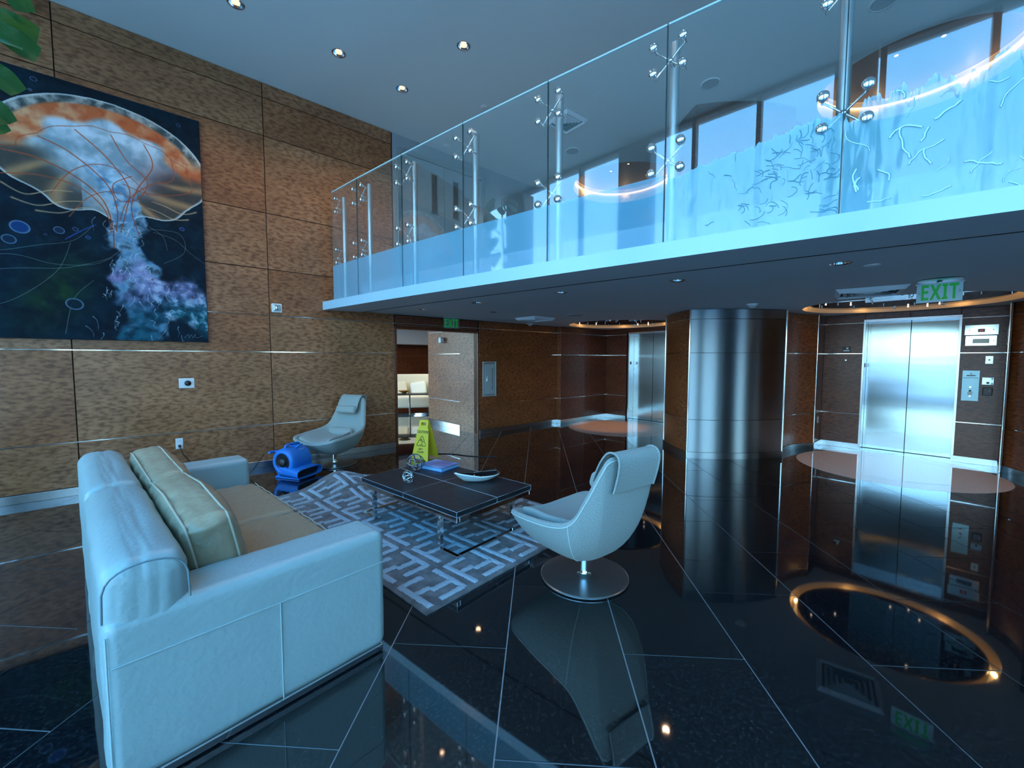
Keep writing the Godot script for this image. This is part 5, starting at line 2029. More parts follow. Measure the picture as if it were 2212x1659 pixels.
func build_blower() -> void:
	var blue := mat("blower_blue", lin(0.015, 0.19, 0.62), 0.38, 0.0, 0.5)
	var dark := mat("blower_dark", lin(0.008, 0.012, 0.02), 0.45)
	# local: mouth towards +x, drum axis along z, intake on +z
	var o := thing("air_blower", "blue plastic carpet drying blower with black intake, on the floor by the wall", "blower", Vector3(-5.88, 0, -1.37), deg_to_rad(31))
	var g := Geo.new()
	var along := Basis(Vector3.RIGHT, PI / 2)
	g.lathe([Vector2(0.10, -0.165), Vector2(0.155, -0.16), Vector2(0.172, -0.145), Vector2(0.178, -0.10), Vector2(0.178, 0.10), Vector2(0.172, 0.15), Vector2(0.150, 0.168), Vector2(0.118, 0.17), Vector2(0.113, 0.155)], 40, Vector3(-0.02, 0.215, 0.0), along)
	part(o, "housing", g, blue)
	# snout that widens to the mouth
	g = Geo.new()
	var rows := []
	for j in 8:
		var t := j / 7.0
		var row := PackedVector3Array()
		var x := lerpf(-0.12, 0.255, t)
		var hy := lerpf(0.085, 0.056, t)
		var hz := lerpf(0.160, 0.205, t)
		for k in 32:
			var a := TAU * k / 32
			var q := Vector2(cos(a), sin(a))
			var m := pow(pow(absf(q.x), 4.0) + pow(absf(q.y), 4.0), 0.25)
			row.append(Vector3(x, lerpf(0.115, 0.083, t) + q.y / m * hy, q.x / m * hz))
		rows.append(row)
	g.grid(rows, true)
	part(o, "snout", g, blue)
	g = Geo.new()
	var ring := []
	for k in 32:
		ring.append(rows[7][k])
	g.tube(ring, 0.009, 8, true)
	part(o, "mouth_rim", g, blue)
	g = Geo.new()
	var deep := PackedVector3Array()
	for p in rows[7]:
		deep.append(Vector3(p.x - 0.06, lerpf(0.083, p.y, 0.92), p.z * 0.96))
	g.face(Array(deep), Vector3.RIGHT)
	part(o, "mouth_inside", g, dark)
	# intake: black motor hub and spokes
	g = Geo.new()
	g.lathe([Vector2(0.116, 0.160), Vector2(0.10, 0.148), Vector2(0.0, 0.146)], 32, Vector3(-0.02, 0.215, 0), along)
	var hub := part(o, "intake", g, dark)
	g = Geo.new()
	g.lathe([Vector2(0.062, 0.15), Vector2(0.060, 0.172), Vector2(0.045, 0.186), Vector2(0.0, 0.19)], 28, Vector3(-0.02, 0.215, 0), along)
	part(hub, "motor_cap", g, M.black_plastic)
	for k in 20:
		g = Geo.new()
		var a := TAU * k / 20
		var d := Vector3(cos(a), sin(a), 0)
		g.tube([Vector3(-0.02, 0.215, 0.160) + d * 0.06, Vector3(-0.02, 0.215, 0.163) + d * 0.113], 0.0028, 5)
		part(hub, "grille_bar", g, M.black_plastic)
	for rr in [0.078, 0.097]:
		g = Geo.new()
		var loop := []
		for k in 32:
			loop.append(Vector3(-0.02 + cos(TAU * k / 32) * rr, 0.215 + sin(TAU * k / 32) * rr, 0.163))
		g.tube(loop, 0.0026, 5, true)
		part(hub, "grille_ring", g, M.black_plastic)
	# handle and cord hooks
	g = Geo.new()
	g.tube(spline([Vector3(-0.02, 0.385, 0.11), Vector3(-0.02, 0.418, 0.10), Vector3(-0.02, 0.428, 0.05), Vector3(-0.02, 0.428, -0.05), Vector3(-0.02, 0.418, -0.10), Vector3(-0.02, 0.385, -0.11)], 4, false), 0.017, 10)
	part(o, "handle", g, blue)
	g = Geo.new()
	g.box(Vector3(-0.02, 0.40, -0.03), Vector3(0.10, 0.028, 0.07), 0.01)
	part(o, "switch_block", g, blue)
	g = Geo.new()
	g.tube(spline([Vector3(-0.17, 0.30, 0.06), Vector3(-0.215, 0.325, 0.07), Vector3(-0.235, 0.33, 0.11), Vector3(-0.225, 0.33, 0.17)], 4, false), 0.016, 8)
	part(o, "cord_hook", g, blue)
	g = Geo.new()
	g.tube(spline([Vector3(0.06, 0.385, 0.02), Vector3(0.085, 0.41, 0.01), Vector3(0.09, 0.42, -0.05)], 4, false), 0.014, 8)
	part(o, "cord_hook", g, blue)
	for s in [[-0.13, 0.11], [-0.13, -0.11]]:
		g = Geo.new()
		g.cyl(Vector3(s[0], 0.022, s[1]), 0.022, 0.044, 14, Basis(), 0.004)
		part(o, "foot", g, blue)
	g = Geo.new()
	g.box(Vector3(0.02, 0.012, 0.0), Vector3(0.40, 0.022, 0.28), 0.006)
	part(o, "base_plate", g, blue)
	# white maker's lettering, too small to read
	g = Geo.new()
	rng.seed = 12
	var zz := -0.01
	for k in 9:
		var w := rng.randf_range(0.004, 0.009)
		var a := 0.95
		g.box(Vector3(-0.02 + cos(a) * 0.1785, 0.215 + sin(a) * 0.1785, zz), Vector3(0.010 if k < 2 else 0.006, 0.002, w), 0.0, Basis(Vector3(0, 0, 1), a - PI / 2))
		zz -= w + 0.003
	part(o, "print", g, M.white_plastic)


func build_caution_sign() -> void:
	var yel := mat("sign_yellow", lin(0.80, 0.62, 0.03), 0.45)
	var ink := mat("sign_ink", lin(0.02, 0.02, 0.018), 0.6)
	var at := Vector3(-5.56, 0, -3.12)
	var o := thing("caution_sign", "yellow folding wet floor caution sign standing behind the coffee table", "sign", at, atan2(0.42, 0.9))
	for s in [1.0, -1.0]:
		var lean := Basis(Vector3.RIGHT, deg_to_rad(-12.5))
		var b := lean if s > 0 else Basis(Vector3.UP, PI) * lean
		var org := Vector3(0, 0.60, 0.012 * s)
		var poly := PackedVector2Array([Vector2(-0.15, -0.605), Vector2(-0.11, -0.605), Vector2(-0.10, -0.585), Vector2(0.10, -0.585), Vector2(0.11, -0.605), Vector2(0.15, -0.605), Vector2(0.098, -0.13), Vector2(0.082, -0.11), Vector2(0.082, -0.015), Vector2(0.07, 0.0), Vector2(0.035, 0.0), Vector2(0.035, -0.03), Vector2(0.045, -0.03), Vector2(0.045, -0.075), Vector2(-0.045, -0.075), Vector2(-0.045, -0.03), Vector2(0.0, -0.03), Vector2(0.0, 0.0), Vector2(-0.07, 0.0), Vector2(-0.082, -0.015), Vector2(-0.082, -0.11), Vector2(-0.098, -0.13)])
		# the handle slot: bridge its upper edge
		var g := Geo.new()
		g.prism(poly, -0.006, 0.006, b, org)
		g.box(org + b * Vector3(0.017, -0.015, 0), Vector3(0.04, 0.03, 0.012), 0.0, b)
		var bd := part(o, "board", g, yel)
		text_part(bd, "lettering", "CAUTION", 0.040, org + b * Vector3(0, -0.175, 0.0075), b, ink, 0.001, 0.8)
		text_part(bd, "lettering", "WET", 0.028, org + b * Vector3(0, -0.435, 0.0075), b, ink, 0.001, 0.9)
		text_part(bd, "lettering", "FLOOR", 0.028, org + b * Vector3(0, -0.478, 0.0075), b, ink, 0.001, 0.9)
		g = Geo.new()
		var tri := [Vector2(0, -0.225), Vector2(0.088, -0.385), Vector2(-0.088, -0.385)]
		var loop := []
		for k in 3:
			for e in 4:
				var p: Vector2 = tri[k].lerp(tri[(k + 1) % 3], 0.08 + 0.84 * e / 3.0)
				loop.append(org + b * Vector3(p.x, p.y, 0.0068))
		g.tube(loop, 0.0042, 5, true)
		part(bd, "triangle_mark", g, ink)
		g = Geo.new()
		# slipping figure: head, trunk, limbs, floor line
		var z := 0.0072
		g.cyl(org + b * Vector3(-0.008, -0.285, z), 0.008, 0.001, 12, b * Basis(Vector3.RIGHT, Vector3(0, 0, 1), Vector3(0, -1, 0)))
		for l in [[-0.006, -0.295, 0.010, -0.325], [0.010, -0.325, 0.030, -0.315], [0.030, -0.315, 0.036, -0.335], [0.010, -0.325, 0.004, -0.348], [0.004, -0.348, 0.022, -0.360], [-0.004, -0.298, -0.022, -0.310], [-0.022, -0.310, -0.030, -0.296], [0.0, -0.303, 0.018, -0.296], [-0.035, -0.366, 0.035, -0.370]]:
			g.tube([org + b * Vector3(l[0], l[1], z), org + b * Vector3(l[2], l[3], z)], 0.004, 5)
		part(bd, "figure_mark", g, ink)
	var h := Geo.new()
	h.tube([Vector3(-0.07, 0.597, 0), Vector3(0.07, 0.597, 0)], 0.012, 10)
	part(o, "hinge", h, yel)
	var c := thing("floor_cable", "thin dark cable lying on the floor of the bright passage", "cord")
	var g := Geo.new()
	g.tube(spline([Vector3(-5.75, 0.006, -3.42), Vector3(-5.55, 0.006, -3.62), Vector3(-5.30, 0.006, -3.72), Vector3(-5.05, 0.006, -3.92), Vector3(-4.95, 0.006, -4.02)], 5, false), 0.006, 6)
	part(c, "cable", g, M.black_plastic)


func blob(im: Image, p: Vector2, r: float, c: Color, a: float) -> void:
	var w := im.get_width()
	var h := im.get_height()
	for y in range(maxi(0, int(p.y - r)), mini(h, int(p.y + r) + 1)):
		for x in range(maxi(0, int(p.x - r)), mini(w, int(p.x + r) + 1)):
			var d := Vector2(x + 0.5, y + 0.5).distance_to(p) / r
			if d < 1.0:
				var k := a * (1.0 - d * d)
				im.set_pixel(x, y, im.get_pixel(x, y).lerp(c, k))


func stroke(im: Image, keys: Array, r0: float, r1: float, c: Color, a: float, c2 = null) -> void:
	var k3 := []
	for k in keys:
		k3.append(Vector3(k.x * im.get_width(), k.y * im.get_height(), 0))
	var pts := spline(k3, 14, false)
	var last := Vector2(-99, -99)
	for i in pts.size():
		var t := float(i) / (pts.size() - 1)
		var r := lerpf(r0, r1, t)
		var p := Vector2(pts[i].x, pts[i].y)
		var col: Color = c if c2 == null else c.lerp(c2, t)
		# step so that blobs overlap
		if last.x > -50:
			var n := maxi(1, int(last.distance_to(p) / maxf(0.7, r * 0.6)))
			for q in n:
				blob(im, last.lerp(p, float(q + 1) / n), r, col, a)
		last = p


func ell(im: Image, c: Vector2, r: Vector2, turn: float, fill: Color, rim: Color, a: float) -> void:
	var w := im.get_width()
	var h := im.get_height()
	var cc := Vector2(c.x * w, c.y * h)
	var rr := r * w
	for y in range(maxi(0, int(cc.y - rr.x - 2)), mini(h, int(cc.y + rr.x + 3))):
		for x in range(maxi(0, int(cc.x - rr.x - 2)), mini(w, int(cc.x + rr.x + 3))):
			var d := (Vector2(x, y) - cc).rotated(-turn) / rr
			var l := d.length()
			if l < 1.05:
				var edge := smoothstep(0.72, 0.95, l) * (1.0 - smoothstep(0.98, 1.05, l))
				im.set_pixel(x, y, im.get_pixel(x, y).lerp(fill, a * (1.0 - smoothstep(0.9, 1.05, l))).lerp(rim, edge * 0.8))


func painting_image() -> Image:
	var W := 620
	var H := 841
	var im := Image.create(W, H, false, Image.FORMAT_RGB8)
	var n1 := noise(0.0085, 4, FastNoiseLite.TYPE_SIMPLEX, 91, 20.0)
	var n2 := noise(0.022, 3, FastNoiseLite.TYPE_SIMPLEX_SMOOTH, 92, 24.0)
	var dark := Color(0.03, 0.09, 0.14)
	var cen := Vector2(0.585, 0.275)
	for y in H:
		for x in W:
			var s := float(x) / W
			var t := float(y) / H
			var a := n1.get_noise_2d(x, y)
			var b := n2.get_noise_2d(x, y)
			var c := dark.lerp(Color(0.04, 0.20, 0.27), clampf(0.35 + a * 0.6, 0, 1) * 0.6)
			c = c.lerp(Color(0.16, 0.30, 0.13), clampf(a * 0.7 + 0.7, 0, 1) * 0.75 * exp(-pow((s - 0.36 - (t - 0.8) * -0.5) / 0.10, 2.0) - pow((t - 0.82) / 0.13, 2.0)))
			# bell
			var dx := (s - cen.x) / 0.445
			var ang0 := atan2(t - cen.y, (s - cen.x) * 0.74)
			var dy := (t - cen.y) / (0.240 if t < cen.y else 0.222 + 0.016 * sin(ang0 * 9.0 + 1.0))
			var r := sqrt(dx * dx + dy * dy) + b * 0.006
			if r < 1.0:
				var up := clampf(-dy, -1.0, 1.0)
				var ang := atan2(dy, dx)
				var rib := 0.5 + 0.5 * sin(ang * 15.0 + a * 2.5)
				var inside := Color(0.50, 0.63, 0.70).lerp(Color(0.74, 0.85, 0.92), clampf(0.5 + a * 1.2, 0, 1))
				inside = inside.lerp(Color(0.36, 0.29, 0.30), smoothstep(0.05, 0.6, dx) * smoothstep(-0.45, 0.2, dy))
				inside = inside.lerp(Color(0.33, 0.38, 0.33), smoothstep(0.15, 0.8, -dx) * smoothstep(-0.25, 0.3, dy) * 0.85)
				var band := Color(0.74, 0.40, 0.24).lerp(Color(0.84, 0.64, 0.48), clampf(rib * 0.7 + a * 0.8, 0, 1)).lerp(Color(0.60, 0.22, 0.13), clampf(b * 1.2 + 0.05, 0, 1) * 0.6)
				var skin := Color(0.24, 0.30, 0.32).lerp(Color(0.66, 0.68, 0.66), clampf(0.45 + b * 1.2, 0, 1))
				var edge := 0.60 + 0.055 * cos(ang * 8.0)
				var top_part := inside.lerp(band, smoothstep(edge, edge + 0.10, r))
				top_part = top_part.lerp(skin, smoothstep(0.85, 0.90, r) * smoothstep(0.15, 0.5, up))
				# lower lip: dark cavity with swept tan pleats
				var pl := 0.5 + 0.5 * sin(ang * 13.0 + r * 6.0)
				var lip := Color(0.16, 0.17, 0.19).lerp(Color(0.74, 0.54, 0.36), pow(pl, 3.0)).lerp(Color(0.45, 0.42, 0.34), 0.35)
				var low_part := inside.lerp(lip, smoothstep(0.40, 0.72, r) * (0.9 if absf(dx) > 0.25 else 0.35))
				c = top_part.lerp(low_part, smoothstep(0.12, -0.12, up))
				c = c.lerp(Color(0.78, 0.83, 0.84), smoothstep(0.965, 0.985, r) * 0.75)
			# pale core and oral arms
			var path := 0.56 + 0.09 * smoothstep(0.2, 0.55, t) + 0.02 * sin(t * 30.0) + 0.05 * smoothstep(0.62, 1.0, t)
			var wid := 0.07 + 0.05 * smoothstep(0.45, 0.2, t) + 0.03 * smoothstep(0.6, 0.72, t)
			var q := absf(s - path + a * 0.05) / wid
			if t > 0.25:
				var lacy := clampf(0.85 + b * 0.9, 0, 1)
				var stem := Color(0.62, 0.80, 0.90).lerp(Color(0.34, 0.52, 0.66), clampf(0.4 + b * 1.8, 0, 1))
				stem = stem.lerp(Color(0.52, 0.50, 0.68), smoothstep(0.66, 0.74, t) * clampf(0.5 + a * 1.5, 0, 1))
				stem = stem.lerp(Color(0.10, 0.34, 0.42), smoothstep(0.76, 0.92, t) * clampf(0.8 + a, 0, 1))
				c = c.lerp(stem, (1.0 - smoothstep(0.65, 1.1, q)) * lacy * smoothstep(0.25, 0.36, t))
				# arm that sweeps to the lower right
				var ty := 0.70 + 0.13 * smoothstep(0.65, 1.0, s) + 0.02 * sin(s * 26.0)
				var q2 := absf(t - ty - 0.035 + a * 0.03) / (0.075 + 0.04 * smoothstep(0.7, 1.0, s))
				if s > 0.62:
					var arm := Color(0.50, 0.52, 0.70).lerp(Color(0.14, 0.40, 0.46), smoothstep(0.76, 0.88, t)).lerp(Color(0.66, 0.74, 0.84), clampf(b * 1.5, 0, 1))
					c = c.lerp(arm, (1.0 - smoothstep(0.6, 1.1, q2)) * lacy * smoothstep(0.62, 0.70, s))
			c = c.lerp(Color(1, 1, 1), clampf(b * 0.06, 0.0, 0.05))
			im.set_pixel(x, y, c)
	# scalloped rust rim between band and cavity
	var rust := Color(0.62, 0.27, 0.16)
	var pale := Color(0.86, 0.66, 0.52)
	var roots := [Vector2(0.20, 0.31), Vector2(0.25, 0.29), Vector2(0.325, 0.225), Vector2(0.46, 0.165), Vector2(0.60, 0.15), Vector2(0.737, 0.16), Vector2(0.86, 0.205), Vector2(0.93, 0.25)]
	for i in roots.size() - 1:
		var m: Vector2 = (roots[i] + roots[i + 1]) * 0.5 - (cen - (roots[i] + roots[i + 1]) * 0.5) * 0.09
		stroke(im, [roots[i], m, roots[i + 1]], 2.4, 2.4, rust, 0.35)
	# long tentacles inside the bell
	for k in [[[Vector2(0.20, 0.312), Vector2(0.32, 0.317), Vector2(0.45, 0.357), Vector2(0.55, 0.427), Vector2(0.585, 0.515), Vector2(0.59, 0.62)], 2.6], [[Vector2(0.325, 0.235), Vector2(0.44, 0.27), Vector2(0.57, 0.36), Vector2(0.61, 0.46), Vector2(0.60, 0.56)], 2.4], [[Vector2(0.46, 0.175), Vector2(0.578, 0.256), Vector2(0.664, 0.36), Vector2(0.65, 0.45), Vector2(0.62, 0.55)], 2.2], [[Vector2(0.60, 0.16), Vector2(0.66, 0.25), Vector2(0.745, 0.32), Vector2(0.70, 0.40), Vector2(0.62, 0.42), Vector2(0.60, 0.36), Vector2(0.68, 0.31)], 1.9], [[Vector2(0.737, 0.165), Vector2(0.772, 0.25), Vector2(0.70, 0.36), Vector2(0.67, 0.45), Vector2(0.70, 0.56)], 2.1], [[Vector2(0.86, 0.21), Vector2(0.86, 0.29), Vector2(0.76, 0.33), Vector2(0.66, 0.41), Vector2(0.62, 0.50)], 1.8], [[Vector2(0.19, 0.40), Vector2(0.33, 0.38), Vector2(0.47, 0.40), Vector2(0.56, 0.47), Vector2(0.58, 0.56)], 2.0], [[Vector2(0.93, 0.26), Vector2(0.95, 0.32), Vector2(0.86, 0.355), Vector2(0.74, 0.37), Vector2(0.64, 0.35)], 1.8], [[Vector2(0.36, 0.44), Vector2(0.44, 0.34), Vector2(0.55, 0.29), Vector2(0.66, 0.31), Vector2(0.75, 0.38)], 1.6], [[Vector2(0.42, 0.52), Vector2(0.50, 0.43), Vector2(0.60, 0.39), Vector2(0.72, 0.42), Vector2(0.78, 0.47)], 1.5]]:
		stroke(im, k[0], k[1] * 1.6, k[1], Color(0.80, 0.56, 0.42), 0.28, rust)
		stroke(im, k[0], k[1], k[1] * 0.7, rust, 0.55)
	# pleats at the lower lip
	for k in [[Vector2(0.19, 0.43), Vector2(0.27, 0.46), Vector2(0.36, 0.43), Vector2(0.44, 0.42)], [Vector2(0.22, 0.48), Vector2(0.31, 0.495), Vector2(0.40, 0.465), Vector2(0.48, 0.45)], [Vector2(0.30, 0.515), Vector2(0.39, 0.51), Vector2(0.46, 0.48), Vector2(0.52, 0.47)], [Vector2(0.97, 0.41), Vector2(0.90, 0.43), Vector2(0.82, 0.41), Vector2(0.76, 0.40)], [Vector2(0.93, 0.45), Vector2(0.86, 0.46), Vector2(0.79, 0.44), Vector2(0.74, 0.43)]]:
		stroke(im, k, 5.0, 1.5, Color(0.78, 0.58, 0.38), 0.38)
		stroke(im, k, 2.0, 1.0, Color(0.90, 0.82, 0.70), 0.3)
	# trailing filaments
	for k in [[Vector2(0.0, 0.70), Vector2(0.17, 0.68), Vector2(0.30, 0.645), Vector2(0.43, 0.61), Vector2(0.51, 0.54)], [Vector2(0.0, 0.74), Vector2(0.2, 0.69), Vector2(0.36, 0.71), Vector2(0.52, 0.69), Vector2(0.62, 0.62)], [Vector2(0.0, 0.78), Vector2(0.22, 0.74), Vector2(0.40, 0.72), Vector2(0.58, 0.66)], [Vector2(0.76, 0.53), Vector2(0.86, 0.55), Vector2(0.93, 0.60), Vector2(1.0, 0.64)], [Vector2(0.74, 0.52), Vector2(0.88, 0.52), Vector2(0.90, 0.60), Vector2(0.80, 0.66)], [Vector2(0.05, 0.90), Vector2(0.2, 0.86), Vector2(0.36, 0.74), Vector2(0.42, 0.62)], [Vector2(0.38, 0.98), Vector2(0.42, 0.84), Vector2(0.50, 0.76)], [Vector2(0.72, 0.50), Vector2(0.80, 0.54), Vector2(0.82, 0.60)]]:
		stroke(im, k, 1.3, 1.1, Color(0.50, 0.60, 0.58), 0.4)
	stroke(im, [Vector2(0.40, 0.61), Vector2(0.46, 0.57), Vector2(0.52, 0.535)], 3.0, 2.0, Color(0.22, 0.36, 0.74), 0.5)
	# white lace on the arms
	rng.seed = 20
	for k in 60:
		var t := rng.randf_range(0.5, 0.98)
		var s := 0.60 + 0.07 * smoothstep(0.5, 0.8, t) + rng.randf_range(-0.09, 0.10) * (1.0 + 1.4 * smoothstep(0.66, 0.9, t))
		var p := Vector2(s, t)
		var pts := []
		for e in 4:
			pts.append(p)
			p += Vector2(rng.randf_range(-0.018, 0.018), rng.randf_range(0.004, 0.022))
		stroke(im, pts, 2.0, 0.8, Color(0.80, 0.90, 0.95), 0.30)
	for k in [Vector2(0.745, 0.735), Vector2(0.82, 0.745), Vector2(0.93, 0.80)]:
		blob(im, Vector2(k.x * W, k.y * H), 4.0, Color(0.55, 0.10, 0.10), 0.7)
	# bubbles
	for b in [[0.244, 0.585, 0.036, Color(0.10, 0.26, 0.50)], [0.205, 0.635, 0.026, Color(0.10, 0.18, 0.28)], [0.38, 0.577, 0.021, Color(0.12, 0.20, 0.32)], [0.441, 0.564, 0.012, Color(0.10, 0.18, 0.30)], [0.487, 0.59, 0.010, Color(0.10, 0.20, 0.46)], [0.893, 0.496, 0.012, Color(0.10, 0.18, 0.42)], [0.325, 0.028, 0.013, Color(0.10, 0.16, 0.26)], [0.31, 0.071, 0.008, Color(0.3, 0.36, 0.44)], [0.899, 0.043, 0.011, Color(0.10, 0.16, 0.24)], [0.33, 0.60, 0.006, Color(0.12, 0.2, 0.3)], [0.10, 0.15, 0.02, Color(0.10, 0.16, 0.26)], [0.42, 0.86, 0.035, Color(0.05, 0.14, 0.20)], [0.08, 0.56, 0.02, Color(0.10, 0.2, 0.4)]]:
		ell(im, Vector2(b[0], b[1]), Vector2(b[2], b[2] * 0.86), 0.3, b[3], Color(0.42, 0.54, 0.66), 0.8)
	# signature scrawl
	stroke(im, [Vector2(0.88, 0.985), Vector2(0.90, 0.968), Vector2(0.905, 0.982), Vector2(0.915, 0.970), Vector2(0.925, 0.982), Vector2(0.935, 0.966), Vector2(0.94, 0.982), Vector2(0.975, 0.972)], 0.9, 0.9, Color(0.7, 0.78, 0.8), 0.6)
	return im


func build_painting() -> void:
	var o := thing("jellyfish_painting", "tall painting of an orange and blue jellyfish on the wood wall", "painting", Vector3(WX, 0, 0))
	var z0 := -0.585
	var z1 := 1.45
	var g := Geo.new()
	g.box(Vector3(0.024, 3.13, (z0 + z1) / 2), Vector3(0.046, 2.76, z1 - z0), 0.003)
	part(o, "stretcher", g, mat("canvas_edge", lin(0.012, 0.02, 0.03), 0.6))
	g = Geo.new()
	g.face([Vector3(0.0475, 4.507, z1 - 0.003), Vector3(0.0475, 4.507, z0 + 0.003), Vector3(0.0475, 1.753, z0 + 0.003), Vector3(0.0475, 1.753, z1 - 0.003)], Vector3.RIGHT, [Vector2(0, 0), Vector2(1, 0), Vector2(1, 1), Vector2(0, 1)])
	var m := mat("canvas_paint", Color(1, 1, 1), 0.8, 0.0, 0.3)
	m.albedo_texture = ImageTexture.create_from_image(painting_image())
	part(o, "canvas", g, m)


func build_plant() -> void:
	var o := thing("fig_tree", "tall potted fig tree with big glossy leaves at the upper left", "plant", Vector3(-5.25, 0, 1.35))
	var pot := Geo.new()
	pot.lathe([Vector2(0, 0.0), Vector2(0.22, 0.0), Vector2(0.27, 0.52), Vector2(0.28, 0.55), Vector2(0.25, 0.55), Vector2(0.24, 0.48), Vector2(0, 0.48)], 36, Vector3.ZERO, Basis(), true)
	part(o, "pot", pot, mat("pot_grey", lin(0.12, 0.13, 0.14), 0.5))
	var bark := mat("bark", lin(0.09, 0.065, 0.045), 0.85)
	var tr := Geo.new()
	tr.tube(spline([Vector3(0, 0.45, 0), Vector3(0.04, 1.4, 0.02), Vector3(-0.03, 2.4, 0.0), Vector3(0.02, 3.3, -0.06), Vector3(0.0, 4.2, -0.12), Vector3(0.02, 4.75, -0.18)], 6, false), 0.035, 10, false, true, 0.012)
	part(o, "trunk", tr, bark)
	var leaf_m := mat("fig_leaf", lin(0.012, 0.085, 0.018), 0.32)
	leaf_m.backlight_enabled = true
	leaf_m.backlight = lin(0.05, 0.16, 0.04)
	relief(leaf_m, ntex(noise(0.03, 3, FastNoiseLite.TYPE_SIMPLEX, 95), [], 256, true, 4.0), 0.4)
	var leaf_b := mat("fig_leaf_light", lin(0.05, 0.17, 0.12), 0.4)
	leaf_b.backlight_enabled = true
	leaf_b.backlight = lin(0.05, 0.16, 0.06)
	# violin-shaped blade along +x, wavy, with a raised midrib
	var meshes := []
	for var_n in 3:
		var rows := []
		for i in 15:
			var t := i / 14.0
			var w := 0.5 * sqrt(maxf(0.0, 1.0 - pow((t - 0.58) / 0.585, 2.0))) * (0.62 + 0.38 * t) * (1.0 - 0.12 * exp(-pow((t - 0.3) / 0.12, 2.0)))
			w = maxf(w, 0.02)
			var row := PackedVector3Array()
			for k in 9:
				var q := lerpf(-1.0, 1.0, k / 8.0)
				row.append(Vector3(t, -0.22 * t * t + 0.10 * absf(q) * w + 0.025 * sin(t * 13.0 + var_n * 2.0 + signf(q)) * absf(q) - (0.012 if k == 4 else 0.0), q * w * 0.62))
			rows.append(row)
		var g := Geo.new()
		g.grid(rows)
		meshes.append(g.mesh())
	# leaves measured from the photograph: base point, tip, roll
	var fixed := [[Vector3(-5.2, 4.14, 0.93), Vector3(-5.2, 4.05, 0.588), 0.5], [Vector3(-5.15, 3.96, 0.95), Vector3(-5.12, 4.042, 0.679), -0.4], [Vector3(-5.2, 3.90, 0.96), Vector3(-5.2, 3.705, 0.700), 0.3], [Vector3(-5.15, 3.62, 0.95), Vector3(-5.15, 3.420, 0.752), 0.2], [Vector3(-5.2, 4.62, 0.80), Vector3(-5.2, 4.360, 0.630), 0.1], [Vector3(-5.25, 4.27, 0.93), Vector3(-5.25, 4.17, 0.600), 1.25], [Vector3(-5.2, 3.50, 0.96), Vector3(-5.2, 3.350, 0.785), 0.2]]
	for f in fixed:
		_leaf(o, meshes[0], f[0] - o.position, f[1] - o.position, f[2], leaf_m if f[2] > -0.3 else leaf_b)
	rng.seed = 8
	for k in 40:
		var y := rng.randf_range(2.2, 4.85)
		var a := rng.randf_range(-0.2, 1.25) * PI
		var dirv := Vector3(cos(a), 0, sin(a))
		var root := Vector3(0.0, y, -0.05) + dirv * 0.1
		var l := rng.randf_range(0.26, 0.40)
		_leaf(o, meshes[k % 3], root, root + (dirv + Vector3(0, rng.randf_range(-0.5, 0.35), 0)).normalized() * l, rng.randf_range(-0.6, 0.6), leaf_m)


func _leaf(o: Node3D, m: Mesh, a: Vector3, b: Vector3, roll: float, mt: Material) -> void:
	var lf := part(o, "leaf", m, mt)
	var l := a.distance_to(b)
	# facing the room: blade normal leans towards +x
	var x := (b - a).normalized()
	var y := (Vector3(0.8, 0.6, 0) - x * x.dot(Vector3(0.8, 0.6, 0))).normalized()
	var bs := Basis(x, y, x.cross(y)) * Basis(Vector3.RIGHT, roll)
	lf.transform = Transform3D(bs * Basis.from_scale(Vector3.ONE * l), a)


